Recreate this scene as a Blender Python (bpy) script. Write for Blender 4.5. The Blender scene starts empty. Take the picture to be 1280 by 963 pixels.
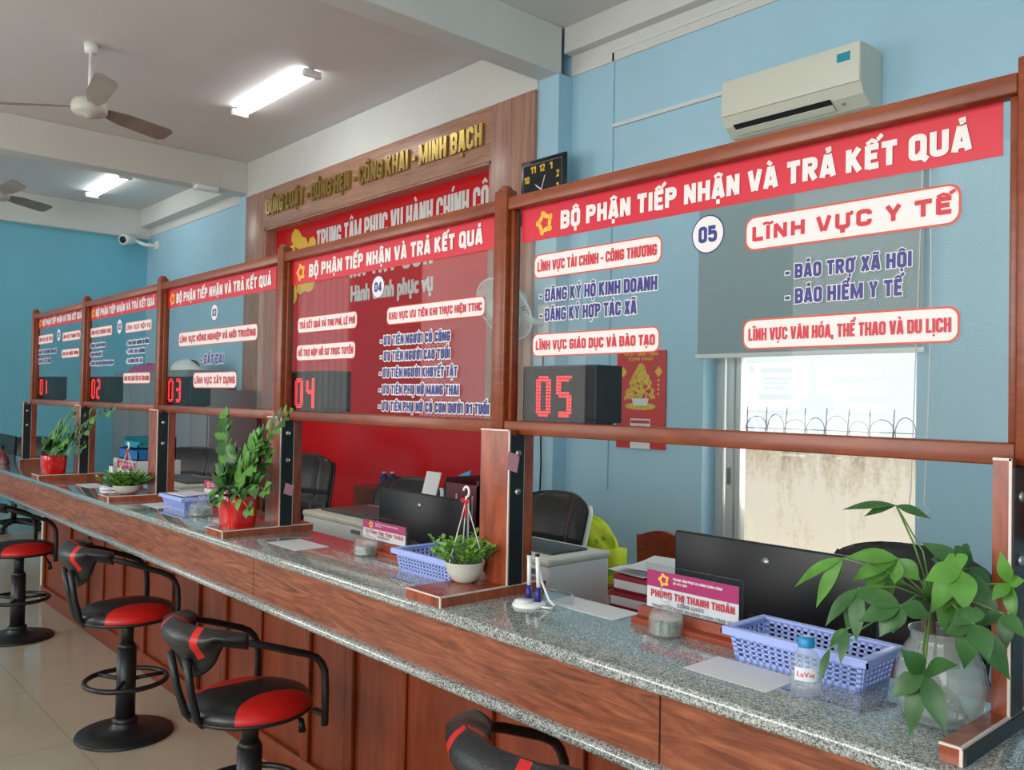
import bpy, bmesh, math, random
from mathutils import Vector, Matrix, Euler
R = math.radians
rnd = random.Random(7)
SC = bpy.context.scene
COL = SC.collection

# ------------------------------------------------------------------ camera
H = 1.48
F, YAW, PITCH, ROLL, CX, CY = 1072.0, 0.839987, 0.017752, 0.018489, 0.456641, -1.43702
_fw = Vector((-math.sin(YAW)*math.cos(PITCH), math.cos(YAW)*math.cos(PITCH), math.sin(PITCH)))
_rt = Vector((math.cos(YAW), math.sin(YAW), 0)); _up = _rt.cross(_fw)
RT = _rt*math.cos(ROLL)+_up*math.sin(ROLL); UP = _up*math.cos(ROLL)-_rt*math.sin(ROLL)
CAM = Vector((CX, CY, H))
cd = bpy.data.cameras.new('camera'); co = bpy.data.objects.new('camera', cd); COL.objects.link(co)
m3 = Matrix((RT, UP, -_fw)).transposed()
co.matrix_world = Matrix.Translation(CAM) @ m3.to_4x4()
cd.sensor_fit = 'HORIZONTAL'; cd.sensor_width = 36; cd.lens = F*36/1280; cd.clip_start = .05
SC.camera = co

# ------------------------------------------------------------------ light, sky, exposure
SC.view_settings.view_transform = 'Standard'; SC.view_settings.look = 'None'
SC.view_settings.gamma = 1; SC.view_settings.use_curve_mapping = False
SC.view_settings.exposure = 0.0
W = bpy.data.worlds.new('sky'); SC.world = W; W.use_nodes = True
nt = W.node_tree; bg = nt.nodes['Background']; bg.inputs[0].default_value = (.93, .965, 1, 1); bg.inputs[1].default_value = 1.15

def sun(el, az, s, col=(1, .95, .88)):
    d = bpy.data.lights.new('sun', 'SUN'); d.energy = s; d.angle = R(1.5); d.color = col
    o = bpy.data.objects.new('sun', d); COL.objects.link(o); o.location = (0, -8, 12)
    o.rotation_euler = (R(90-el), 0, R(az))
    return o
sun(57, 12, 3.6)
def daylight(x, y, z, w, h, rx, power, col=(1, .97, .92)):
    d = bpy.data.lights.new('daylight', 'AREA'); d.shape = 'RECTANGLE'; d.size = w; d.size_y = h; d.energy = power; d.color = col
    o = bpy.data.objects.new('daylight', d); COL.objects.link(o); o.location = (x, y, z); o.rotation_euler = rx
    return o
# daylight through the street-side windows behind the camera and through the staff window
for x, p in ((-10.5, 42), (-6.3, 86), (-1.6, 104), (1.8, 80)):
    daylight(x, -4.3, 2.0, 2.6, 2.3, (R(90), 0, 0), p)
daylight(-1.98, 3.1, 1.3, 1.1, .9, (R(-90), 0, 0), 12, (1, .95, .85))

# ------------------------------------------------------------------ pixel helpers (reference photograph -> point in the room)
def ray(px, py): return _fw + RT*((px-640)/F) - UP*((py-481.5)/F)
def on_y(px, py, Y):
    d = ray(px, py); return CAM + d*((Y-CAM.y)/d.y)
def on_x(px, py, X):
    d = ray(px, py); return CAM + d*((X-CAM.x)/d.x)
def on_z(px, py, Z):
    d = ray(px, py); return CAM + d*((Z-CAM.z)/d.z)

# ------------------------------------------------------------------ materials
def lin(c): return tuple(((v/255)/12.92 if v/255 <= .04045 else ((v/255+.055)/1.055)**2.4) for v in c)
def rgb(*c): return lin(c)+(1,)
def mat(name, col, rough=.5, metal=0, spec=.5, emit=None, es=0, var=0, vs=8, bump=0, bs=40, trans=0, ior=1.45, coat=0, stretch=(1, 1, 1)):
    m = bpy.data.materials.new(name); m.use_nodes = True
    n = m.node_tree; b = n.nodes['Principled BSDF']
    b.inputs['Base Color'].default_value = col; b.inputs['Roughness'].default_value = rough
    b.inputs['Metallic'].default_value = metal; b.inputs['Specular IOR Level'].default_value = spec
    if coat: b.inputs['Coat Weight'].default_value = coat; b.inputs['Coat Roughness'].default_value = .08
    if trans: b.inputs['Transmission Weight'].default_value = trans; b.inputs['IOR'].default_value = ior
    if emit: b.inputs['Emission Color'].default_value = emit; b.inputs['Emission Strength'].default_value = es
    tc = n.nodes.new('ShaderNodeTexCoord'); mp = n.nodes.new('ShaderNodeMapping'); mp.inputs['Scale'].default_value = stretch
    n.links.new(tc.outputs['Object'], mp.inputs[0])
    nz = n.nodes.new('ShaderNodeTexNoise'); nz.inputs['Scale'].default_value = vs; nz.inputs['Detail'].default_value = 5
    n.links.new(mp.outputs[0], nz.inputs['Vector'])
    if var:
        r = n.nodes.new('ShaderNodeValToRGB'); e = r.color_ramp.elements
        e[0].position = .3; e[1].position = .7
        e[0].color = tuple(c*(1-var) for c in col[:3])+(1,); e[1].color = tuple(min(1, c*(1+var)) for c in col[:3])+(1,)
        n.links.new(nz.outputs['Fac'], r.inputs[0]); n.links.new(r.outputs[0], b.inputs['Base Color'])
    if bump:
        nb = n.nodes.new('ShaderNodeTexNoise'); nb.inputs['Scale'].default_value = bs; n.links.new(mp.outputs[0], nb.inputs['Vector'])
        bp = n.nodes.new('ShaderNodeBump'); bp.inputs['Strength'].default_value = bump; bp.inputs['Distance'].default_value = .01
        n.links.new(nb.outputs['Fac'], bp.inputs['Height']); n.links.new(bp.outputs[0], b.inputs['Normal'])
    return m
def wood(name, c1, c2, c3, scale=(1.2, 9, 9), rough=.35, dist=2.5, spec=.5, nscale=2.5, coat=0):
    m = bpy.data.materials.new(name); m.use_nodes = True; n = m.node_tree; b = n.nodes['Principled BSDF']
    b.inputs['Roughness'].default_value = rough; b.inputs['Specular IOR Level'].default_value = spec
    if coat: b.inputs['Coat Weight'].default_value = coat; b.inputs['Coat Roughness'].default_value = .06
    tc = n.nodes.new('ShaderNodeTexCoord'); mp = n.nodes.new('ShaderNodeMapping'); mp.inputs['Scale'].default_value = scale
    n.links.new(tc.outputs['Object'], mp.inputs[0])
    nz = n.nodes.new('ShaderNodeTexNoise'); nz.inputs['Scale'].default_value = nscale; nz.inputs['Detail'].default_value = 7
    nz.inputs['Roughness'].default_value = .62; nz.inputs['Distortion'].default_value = dist
    n.links.new(mp.outputs[0], nz.inputs['Vector'])
    r = n.nodes.new('ShaderNodeValToRGB'); e = r.color_ramp.elements; e[0].position = .3; e[0].color = c1; e[1].position = .7; e[1].color = c3
    k = e.new(.5); k.color = c2
    n.links.new(nz.outputs['Fac'], r.inputs[0]); n.links.new(r.outputs[0], b.inputs['Base Color'])
    return m
def granite(name, cols, scale=160, rough=.12, dark=.5):
    m = bpy.data.materials.new(name); m.use_nodes = True; n = m.node_tree; b = n.nodes['Principled BSDF']
    b.inputs['Roughness'].default_value = rough; b.inputs['Coat Weight'].default_value = 1; b.inputs['Coat Roughness'].default_value = .05
    tc = n.nodes.new('ShaderNodeTexCoord')
    v = n.nodes.new('ShaderNodeTexVoronoi'); v.inputs['Scale'].default_value = scale; v.inputs['Randomness'].default_value = 1
    nz = n.nodes.new('ShaderNodeTexNoise'); nz.inputs['Scale'].default_value = scale*.35; nz.inputs['Detail'].default_value = 6; nz.inputs['Roughness'].default_value = .8
    n.links.new(tc.outputs['Object'], v.inputs['Vector']); n.links.new(tc.outputs['Object'], nz.inputs['Vector'])
    mx = n.nodes.new('ShaderNodeMix'); mx.data_type = 'FLOAT'; mx.inputs[0].default_value = .45
    sp = n.nodes.new('ShaderNodeSeparateColor'); n.links.new(v.outputs['Color'], sp.inputs[0])
    n.links.new(sp.outputs[0], mx.inputs[2]); n.links.new(nz.outputs['Fac'], mx.inputs[3])
    r = n.nodes.new('ShaderNodeValToRGB'); e = r.color_ramp.elements
    e[0].position = .22; e[0].color = cols[0]; e[1].position = .8; e[1].color = cols[-1]
    for i, c in enumerate(cols[1:-1]):
        k = e.new(.22+.58*(i+1)/(len(cols)-1)); k.color = c
    n.links.new(mx.outputs[0], r.inputs[0]); n.links.new(r.outputs[0], b.inputs['Base Color'])
    return m
def glassmat(name, tint=(1, 1, 1, 1), ior=1.5, rough=.0, haze=0.0, hazecol=(.8, .85, .9, 1), gloss=1.0):
    m = bpy.data.materials.new(name); m.use_nodes = True; n = m.node_tree
    for x in list(n.nodes):
        if x.type != 'OUTPUT_MATERIAL': n.nodes.remove(x)
    out = [x for x in n.nodes if x.type == 'OUTPUT_MATERIAL'][0]
    t = n.nodes.new('ShaderNodeBsdfTransparent'); t.inputs[0].default_value = tint
    g = n.nodes.new('ShaderNodeBsdfGlossy'); g.inputs['Roughness'].default_value = rough
    fr = n.nodes.new('ShaderNodeFresnel'); ge = n.nodes.new('ShaderNodeNewGeometry')
    mr = n.nodes.new('ShaderNodeMapRange'); mr.inputs['To Min'].default_value = ior; mr.inputs['To Max'].default_value = 1/ior
    n.links.new(ge.outputs['Backfacing'], mr.inputs['Value']); n.links.new(mr.outputs[0], fr.inputs[0])
    mu = n.nodes.new('ShaderNodeMath'); mu.operation = 'MULTIPLY'; mu.inputs[1].default_value = gloss
    n.links.new(fr.outputs[0], mu.inputs[0])
    mx = n.nodes.new('ShaderNodeMixShader'); n.links.new(mu.outputs[0], mx.inputs[0])
    if haze:
        d = n.nodes.new('ShaderNodeBsdfDiffuse'); d.inputs[0].default_value = hazecol
        m2 = n.nodes.new('ShaderNodeMixShader'); m2.inputs[0].default_value = haze
        n.links.new(t.outputs[0], m2.inputs[1]); n.links.new(d.outputs[0], m2.inputs[2]); n.links.new(m2.outputs[0], mx.inputs[1])
    else: n.links.new(t.outputs[0], mx.inputs[1])
    n.links.new(g.outputs[0], mx.inputs[2]); n.links.new(mx.outputs[0], out.inputs[0])
    return m

M = {}
M['wall'] = mat('blue_wall_paint', rgb(166, 206, 224), .55, var=.05, vs=1.2, bump=.03, bs=60)
M['walldeep'] = mat('blue_wall_light_tint', rgb(116, 190, 210), .55, var=.05, vs=1.0, bump=.03, bs=60)  # same blue paint, deeper: tube and daylight tone put into its colour
M['white'] = mat('white_wall_paint', rgb(212, 212, 206), .6, var=.03, vs=1.5)
M['ceil'] = mat('ceiling_paint', rgb(214, 211, 209), .7, var=.03, vs=.8)
M['red_lacq'] = mat('red_board', rgb(208, 14, 22), .16, spec=.5, var=.06, vs=.7)
M['redprint'] = mat('red_vinyl', rgb(202, 14, 42), .4)
M['whiteprint'] = mat('white_vinyl', rgb(224, 218, 216), .45)
M['navyprint'] = mat('navy_vinyl', rgb(32, 36, 122), .45)
M['orangeprint'] = mat('orange_vinyl', rgb(206, 70, 40), .45)
M['redtext'] = mat('red_text_vinyl', rgb(200, 24, 44), .45)
M['yellowprint'] = mat('gold_vinyl', rgb(238, 190, 60), .45)
M['gold'] = mat('gold_letters', rgb(190, 160, 88), .3, metal=.85)
M['frame'] = wood('screen_wood', rgb(106, 46, 22), rgb(126, 58, 28), rgb(142, 70, 36), (2, 12, 12), .32, 1.2)
M['base'] = wood('panel_wood', rgb(106, 44, 20), rgb(122, 52, 24), rgb(136, 60, 30), (7, 7, 1.0), .36, 1.0, spec=.3)
M['fascia'] = wood('fascia_wood', rgb(92, 48, 34), rgb(134, 76, 52), rgb(166, 100, 70), (1.6, 14, 14), .38, 2.2, spec=.35)
M['back'] = wood('walnut_panel', rgb(142, 104, 88), rgb(172, 130, 112), rgb(192, 150, 130), (16, 16, .7), .3, 1.4)
M['backh'] = wood('walnut_header', rgb(142, 102, 84), rgb(174, 130, 108), rgb(194, 150, 126), (.8, 14, 14), .28, 1.6)
M['tile'] = wood('divider_wood', rgb(112, 48, 28), rgb(150, 72, 44), rgb(172, 90, 58), (8, 8, 1.5), .25, 1.4)
M['granite'] = granite('grey_granite', [rgb(58, 62, 62), rgb(112, 118, 116), rgb(146, 152, 148), rgb(172, 176, 171), rgb(210, 210, 203)], 400)
M['black'] = mat('black_metal', rgb(26, 28, 30), .4, var=.1)
M['blackpl'] = mat('black_plastic', rgb(22, 24, 30), .42)
M['leather'] = mat('black_leather', rgb(30, 31, 34), .36, bump=.12, bs=160)
M['redseat'] = mat('red_leather', rgb(206, 30, 26), .36, bump=.1, bs=160)
M['whiteedge'] = mat('white_edge', rgb(222, 206, 196), .4)
M['bolt'] = mat('steel_bolt', rgb(190, 190, 190), .3, metal=.8)
M['whitepl'] = mat('white_plastic', rgb(236, 238, 235), .4)
M['cream'] = mat('cream_plastic', rgb(216, 216, 200), .4)
M['grey'] = mat('grey_plastic', rgb(120, 124, 126), .5)
M['darkgrey'] = mat('dark_grey_plastic', rgb(56, 60, 62), .45)
M['cabinet'] = mat('grey_cabinet', rgb(128, 136, 140), .5)
M['paper'] = mat('paper', rgb(226, 228, 230), .6, var=.02)
M['card'] = mat('card_reflection_grey', rgb(204, 208, 212), .5)  # white card greyed so its colour carries the acrylic's reflection
M['inkgrey'] = mat('grey_ink', rgb(120, 130, 136), .6)
M['blue'] = mat('blue_plastic', rgb(164, 182, 242), .38, spec=.5)
M['capblue'] = mat('cap_blue', rgb(30, 140, 200), .35)
M['navypl'] = mat('navy_plastic', rgb(38, 44, 130), .4)
M['magenta'] = mat('magenta_print', rgb(166, 44, 104), .35)
M['plate_red'] = mat('plate_red_text', rgb(190, 50, 62), .4)
M['standwood'] = wood('stand_wood', rgb(110, 44, 26), rgb(140, 60, 36), rgb(156, 74, 46), (3, 14, 14), .35, 1)
M['ledcase'] = mat('led_case', rgb(26, 34, 40), .7, spec=.2)
M['led'] = mat('led_red', rgb(120, 10, 10), .5, emit=(1, .02, .025, 1), es=3.6)
M['tube'] = mat('tube_light', (1, 1, 1, 1), .5, emit=(.93, .98, 1, 1), es=15)
M['leafd'] = mat('dark_leaf', rgb(48, 92, 42), .38, var=.25, vs=30)
M['leafm'] = mat('mid_leaf', rgb(82, 136, 50), .4, var=.25, vs=30)
M['leafl'] = mat('light_leaf', rgb(128, 184, 70), .42, var=.25, vs=40)
M['trunk'] = mat('trunk_bark', rgb(92, 80, 62), .7, var=.25, vs=40, bump=.3, bs=80)
M['stem'] = mat('green_stem', rgb(92, 128, 62), .5)
M['redpot'] = mat('red_glazed_pot', rgb(206, 26, 20), .14, coat=.5)
M['whitepot'] = mat('white_pot', rgb(214, 216, 204), .35)
M['ribbon'] = mat('red_ribbon', rgb(200, 20, 30), .5)
M['pink'] = mat('pink_note', rgb(226, 160, 172), .6)
M['maroon'] = mat('maroon_leather', rgb(92, 26, 36), .4, var=.2, vs=20)
M['bluepl'] = mat('blue_tray', rgb(40, 120, 190), .4)
M['teal'] = mat('teal_tray', rgb(30, 150, 170), .4)
M['cyan'] = mat('cyan_folder', rgb(40, 170, 210), .5)
M['lime'] = mat('lime_bag', rgb(196, 214, 30), .4, var=.12, vs=20)
M['limed'] = mat('lime_print', rgb(120, 170, 30), .5)
M['brown'] = mat('brown_box', rgb(120, 62, 46), .4)
M['bricktile'] = mat('book_red', rgb(150, 24, 48), .5)
M['poster'] = mat('poster_red', rgb(206, 34, 34), .4, var=.12, vs=3)
M['postgold'] = mat('poster_gold', rgb(222, 182, 60), .5, var=.25, vs=50)
M['wallout'] = None
M['glass'] = glassmat('screen_glass', (.95, .975, .97, 1), 1.5, haze=.006, hazecol=(.75, .8, .85, 1), gloss=.22)
M['winglass'] = glassmat('window_glass', (.97, .985, .98, 1), 1.45)
M['acrylic'] = glassmat('acrylic', (.93, .95, .96, 1), 1.5, gloss=.8)
M['clear'] = glassmat('clear_glass', (.93, .96, .955, 1), 1.45, rough=.03, haze=.13, hazecol=(.9, .95, .95, 1), gloss=.9)
M['water'] = glassmat('water', (.93, .95, .93, 1), 1.33, haze=.2, hazecol=(.8, .85, .8, 1), gloss=.6)
M['alu'] = mat('aluminium', rgb(206, 210, 210), .4, metal=.2)
M['blind'] = mat('blind_fabric', rgb(150, 170, 174), .7, var=.03, vs=60)
M['wire'] = mat('wire_steel', rgb(70, 70, 72), .5, metal=.4)
M['conduit'] = mat('white_conduit', rgb(214, 218, 216), .5)
M['clothpink'] = mat('pink_cloth', rgb(190, 70, 130), .6)  # plain pink cloth colour, no emission
M['creampaint'] = mat('fan_cream', rgb(206, 204, 190), .4)
M['blade'] = mat('fan_blade', rgb(150, 138, 128), .55, var=.15, vs=6)
M['lcd'] = mat('clock_face', rgb(26, 32, 36), .2)

# floor tiles
def floor_mat():
    m = bpy.data.materials.new('floor_tiles'); m.use_nodes = True; n = m.node_tree; b = n.nodes['Principled BSDF']
    b.inputs['Roughness'].default_value = .18; b.inputs['Coat Weight'].default_value = .3
    tc = n.nodes.new('ShaderNodeTexCoord'); mp = n.nodes.new('ShaderNodeMapping'); mp.inputs['Location'].default_value = (.28, .36, 0)
    br = n.nodes.new('ShaderNodeTexBrick'); br.offset = 0; br.inputs['Scale'].default_value = 1
    br.inputs['Brick Width'].default_value = .8; br.inputs['Row Height'].default_value = .8
    br.inputs['Mortar Size'].default_value = .003; br.inputs['Mortar'].default_value = rgb(160, 149, 132)
    nz = n.nodes.new('ShaderNodeTexNoise'); nz.inputs['Scale'].default_value = 3; nz.inputs['Detail'].default_value = 6
    r = n.nodes.new('ShaderNodeValToRGB'); r.color_ramp.elements[0].color = rgb(172, 161, 141); r.color_ramp.elements[1].color = rgb(192, 182, 162)
    n.links.new(tc.outputs['Object'], mp.inputs[0]); n.links.new(mp.outputs[0], br.inputs['Vector']); n.links.new(tc.outputs['Object'], nz.inputs['Vector'])
    n.links.new(nz.outputs['Fac'], r.inputs[0]); n.links.new(r.outputs[0], br.inputs['Color1']); n.links.new(r.outputs[0], br.inputs['Color2'])
    n.links.new(br.outputs['Color'], b.inputs['Base Color'])
    return m
M['floor'] = floor_mat()
def stained_wall():
    m = bpy.data.materials.new('stained_render'); m.use_nodes = True; n = m.node_tree; b = n.nodes['Principled BSDF']; b.inputs['Roughness'].default_value = .9
    tc = n.nodes.new('ShaderNodeTexCoord'); mp = n.nodes.new('ShaderNodeMapping'); mp.inputs['Scale'].default_value = (3.2, 3.2, .9)
    nz = n.nodes.new('ShaderNodeTexNoise'); nz.inputs['Scale'].default_value = 2.2; nz.inputs['Detail'].default_value = 9; nz.inputs['Roughness'].default_value = .75
    n2 = n.nodes.new('ShaderNodeTexNoise'); n2.inputs['Scale'].default_value = 26; n2.inputs['Detail'].default_value = 6
    n.links.new(tc.outputs['Object'], mp.inputs[0]); n.links.new(mp.outputs[0], nz.inputs['Vector']); n.links.new(tc.outputs['Object'], n2.inputs['Vector'])
    sx = n.nodes.new('ShaderNodeSeparateXYZ'); n.links.new(tc.outputs['Object'], sx.inputs[0])
    mr = n.nodes.new('ShaderNodeMapRange'); mr.inputs['From Min'].default_value = .55; mr.inputs['From Max'].default_value = 1.3
    mr.inputs['To Min'].default_value = -.12; mr.inputs['To Max'].default_value = .2
    n.links.new(sx.outputs['Z'], mr.inputs['Value'])
    a = n.nodes.new('ShaderNodeMath'); a.operation = 'ADD'; n.links.new(nz.outputs['Fac'], a.inputs[0]); n.links.new(mr.outputs[0], a.inputs[1])
    a2 = n.nodes.new('ShaderNodeMath'); a2.operation = 'MULTIPLY_ADD'; a2.inputs[1].default_value = .3; n.links.new(n2.outputs['Fac'], a2.inputs[0]); n.links.new(a.outputs[0], a2.inputs[2])
    r = n.nodes.new('ShaderNodeValToRGB'); e = r.color_ramp.elements; e[0].position = .57; e[0].color = rgb(228, 214, 198); e[1].position = .98; e[1].color = rgb(120, 106, 94)
    k = e.new(.74); k.color = rgb(206, 186, 164)
    n.links.new(a2.outputs[0], r.inputs[0]); n.links.new(r.outputs[0], b.inputs['Base Color'])
    return m
M['wallout'] = stained_wall()
def led_face():
    m = bpy.data.materials.new('led_matrix'); m.use_nodes = True; n = m.node_tree; b = n.nodes['Principled BSDF']; b.inputs['Roughness'].default_value = .9; b.inputs['Specular IOR Level'].default_value = .1
    tc = n.nodes.new('ShaderNodeTexCoord'); sx = n.nodes.new('ShaderNodeSeparateXYZ'); n.links.new(tc.outputs['Object'], sx.inputs[0])
    outs = []
    for ax in ('X', 'Z'):
        mu = n.nodes.new('ShaderNodeMath'); mu.operation = 'MULTIPLY'; mu.inputs[1].default_value = 2*math.pi/.0075; n.links.new(sx.outputs[ax], mu.inputs[0])
        s = n.nodes.new('ShaderNodeMath'); s.operation = 'SINE'; n.links.new(mu.outputs[0], s.inputs[0]); outs.append(s)
    mn = n.nodes.new('ShaderNodeMath'); mn.operation = 'MINIMUM'; n.links.new(outs[0].outputs[0], mn.inputs[0]); n.links.new(outs[1].outputs[0], mn.inputs[1])
    r = n.nodes.new('ShaderNodeValToRGB'); r.color_ramp.elements[0].position = .2; r.color_ramp.elements[0].color = rgb(16, 15, 20); r.color_ramp.elements[1].position = .5; r.color_ramp.elements[1].color = rgb(40, 36, 44)
    n.links.new(mn.outputs[0], r.inputs[0]); n.links.new(r.outputs[0], b.inputs['Base Color'])
    return m
M['ledface'] = led_face()

# ------------------------------------------------------------------ mesh builder
ORG = {}
class MB:
    def __init__(s): s.v = []; s.f = []; s.mi = []; s.sm = []
    def add(s, vs, fs, mi=0, sm=False, X=None):
        o = len(s.v)
        for v in vs:
            v = Vector(v); s.v.append(X @ v if X else v)
        for f in fs: s.f.append([i+o for i in f]); s.mi.append(mi); s.sm.append(sm)
        return s
    def box(s, x0, y0, z0, x1, y1, z1, b=0, mi=0, X=None, seg=2):
        if b <= 0:
            vs = [(x0, y0, z0), (x1, y0, z0), (x1, y1, z0), (x0, y1, z0), (x0, y0, z1), (x1, y0, z1), (x1, y1, z1), (x0, y1, z1)]
            return s.add(vs, [(3, 2, 1, 0), (4, 5, 6, 7), (0, 1, 5, 4), (1, 2, 6, 5), (2, 3, 7, 6), (3, 0, 4, 7)], mi, False, X)
        bm = bmesh.new(); bmesh.ops.create_cube(bm, size=1)
        for v in bm.verts: v.co = Vector(((x0+x1)/2+v.co.x*(x1-x0), (y0+y1)/2+v.co.y*(y1-y0), (z0+z1)/2+v.co.z*(z1-z0)))
        b = min(b, .49*min(abs(x1-x0), abs(y1-y0), abs(z1-z0)))
        bmesh.ops.bevel(bm, geom=list(bm.edges), offset=b, segments=seg, profile=.5, affect='EDGES')
        bm.verts.index_update()
        s.add([v.co.copy() for v in bm.verts], [[v.index for v in f.verts] for f in bm.faces], mi, seg > 1, X); bm.free()
        return s
    def obox(s, c, ax, ay, az, b=0, mi=0):          # oriented box: centre, half-axis vectors
        ax, ay, az = Vector(ax), Vector(ay), Vector(az)
        X = Matrix((( *( (ax.x, ay.x, az.x)), c[0]), (ax.y, ay.y, az.y, c[1]), (ax.z, ay.z, az.z, c[2]), (0, 0, 0, 1)))
        return s.box(-1, -1, -1, 1, 1, 1, 0, mi, X)
    def ring(s, c, u, w, r, n): return [Vector(c)+Vector(u)*(r*math.cos(2*math.pi*i/n))+Vector(w)*(r*math.sin(2*math.pi*i/n)) for i in range(n)]
    def tube(s, pts, r, n=8, closed=False, mi=0, rs=None, caps=True, sm=True):
        pts = [Vector(p) for p in pts]; L = len(pts); vs = []; u = None
        for i, p in enumerate(pts):
            a = pts[(i-1) % L] if (closed or i > 0) else p; b = pts[(i+1) % L] if (closed or i < L-1) else p
            t = (b-a)
            if t.length < 1e-9: t = Vector((0, 0, 1))
            t.normalize()
            if u is None:
                u = t.orthogonal().normalized()
            u = (u - t*u.dot(t))
            u = u.normalized() if u.length > 1e-6 else t.orthogonal().normalized()
            vs += s.ring(p, u, t.cross(u), rs[i] if rs else r, n)
        fs = []
        for i in range(L if closed else L-1):
            j = (i+1) % L
            for k in range(n): fs.append((i*n+k, i*n+(k+1) % n, j*n+(k+1) % n, j*n+k))
        if caps and not closed: fs += [tuple(range(n))[::-1], tuple((L-1)*n+k for k in range(n))]
        return s.add(vs, fs, mi, sm)
    def cyl(s, p0, p1, r0, r1=None, n=20, mi=0, sm=True): return s.tube([p0, p1], r0, n, mi=mi, rs=[r0, r0 if r1 is None else r1], sm=sm)
    def lathe(s, prof, c=(0, 0, 0), n=28, mi=0, sx=1, sy=1, sm=True, mfun=None, X=None):
        vs = []; c = Vector(c)
        for r, z in prof: vs += [c+Vector((sx*r*math.cos(2*math.pi*k/n), sy*r*math.sin(2*math.pi*k/n), z)) for k in range(n)]
        for i in range(len(prof)-1):
            pass
        o = len(s.v); s.add(vs, [], mi, sm, X)
        for i in range(len(prof)-1):
            for k in range(n):
                s.f.append([o+i*n+k, o+i*n+(k+1) % n, o+(i+1)*n+(k+1) % n, o+(i+1)*n+k]); s.mi.append(mi); s.sm.append(sm)
        for i in (0, len(prof)-1):
            if prof[i][0] > 1e-5: s.f.append([o+i*n+k for k in range(n)]); s.mi.append(mi); s.sm.append(False)
        return s
    def sphere(s, c, rx, ry=None, rz=None, n=16, m=9, mi=0):
        ry = rx if ry is None else ry; rz = rx if rz is None else rz
        prof = [(math.sin(math.pi*i/m), -math.cos(math.pi*i/m)) for i in range(m+1)]
        X = Matrix.Translation(c) @ Matrix.Diagonal((rx, ry, rz, 1))
        return s.lathe([(max(a, 1e-6), b) for a, b in prof], n=n, mi=mi, X=X)
    def prism(s, poly, fn, d0, d1, mi=0, sm=False):   # 2-D polygon, fn(a,b,d) -> point
        n = len(poly)
        vs = [fn(a, b, d0) for a, b in poly]+[fn(a, b, d1) for a, b in poly]
        fs = [tuple(range(n)), tuple(range(2*n-1, n-1, -1))]+[(i, n+i, n+(i+1) % n, (i+1) % n) for i in range(n)]
        return s.add(vs, fs, mi, sm)
    def grid(s, fn, nu, nv, mi=0, sm=True, mfun=None):
        o = len(s.v); s.add([fn(i/nu, j/nv) for j in range(nv+1) for i in range(nu+1)], [])
        for j in range(nv):
            for i in range(nu):
                a = o+j*(nu+1)+i; s.f.append([a, a+1, a+nu+2, a+nu+1]); s.mi.append(mfun((i+.5)/nu, (j+.5)/nv) if mfun else mi); s.sm.append(sm)
        return s
    def build(s, name, mats, parent=None, loc=(0, 0, 0), fixn=True):
        if not isinstance(mats, (list, tuple)): mats = [mats]
        org = ORG[parent] if parent is not None else Vector(loc)
        me = bpy.data.meshes.new(name); me.from_pydata([tuple(v-org) for v in s.v], [], s.f)
        for m in mats: me.materials.append(m)
        me.polygons.foreach_set('material_index', s.mi); me.polygons.foreach_set('use_smooth', s.sm)
        if fixn:
            bm = bmesh.new(); bm.from_mesh(me); bmesh.ops.recalc_face_normals(bm, faces=bm.faces); bm.to_mesh(me); bm.free()
        o = bpy.data.objects.new(name, me); COL.objects.link(o)
        if parent is not None: o.parent = parent
        else: o.location = org
        ORG[o] = org
        return o

def tag(o, label=None, cat=None, group=None, kind=None):
    if label: o['label'] = label
    if cat: o['category'] = cat
    if group: o['group'] = group
    if kind: o['kind'] = kind
    return o
def thing(name, label, cat, loc=(0, 0, 0), group=None):
    o = bpy.data.objects.new(name, None); COL.objects.link(o); o.location = loc; o.empty_display_size = .05; ORG[o] = Vector(loc)
    return tag(o, label, cat, group)
def struct(name, mb, m, parent=None, label=None, cat=None):
    o = mb.build(name, m, parent)
    if parent is None: tag(o, label, cat, kind='structure')
    return o
def dup(root, loc, rotz=0, label=None, group=None):
    def cp(o, parent):
        c = o.copy(); COL.objects.link(c)
        if parent is not None: c.parent = parent
        for ch in list(o.children): cp(ch, c)
        return c
    r = cp(root, None); r.location = loc; r.rotation_euler = (0, 0, rotz)
    if label: r['label'] = label
    if group: r['group'] = group
    return r
def rrect(x0, z0, x1, z1, r, n=5):
    r = min(r, abs(x1-x0)/2-1e-5, abs(z1-z0)/2-1e-5); P = []
    for cx, cz, a in ((x1-r, z1-r, 0), (x0+r, z1-r, 90), (x0+r, z0+r, 180), (x1-r, z0+r, 270)):
        for i in range(n+1):
            t = R(a+90*i/n); P.append((cx+r*math.cos(t), cz+r*math.sin(t)))
    return P
def ell(cx, cz, rx, rz, n=28): return [(cx+rx*math.cos(2*math.pi*i/n), cz+rz*math.sin(2*math.pi*i/n)) for i in range(n)]
def face_y(y): return lambda a, b, d: (a, y+d, b)
def flat(mb, poly, y, mi=0):
    return mb.add([(a, y, b) for a, b in poly], [tuple(range(len(poly)))], mi)

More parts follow.
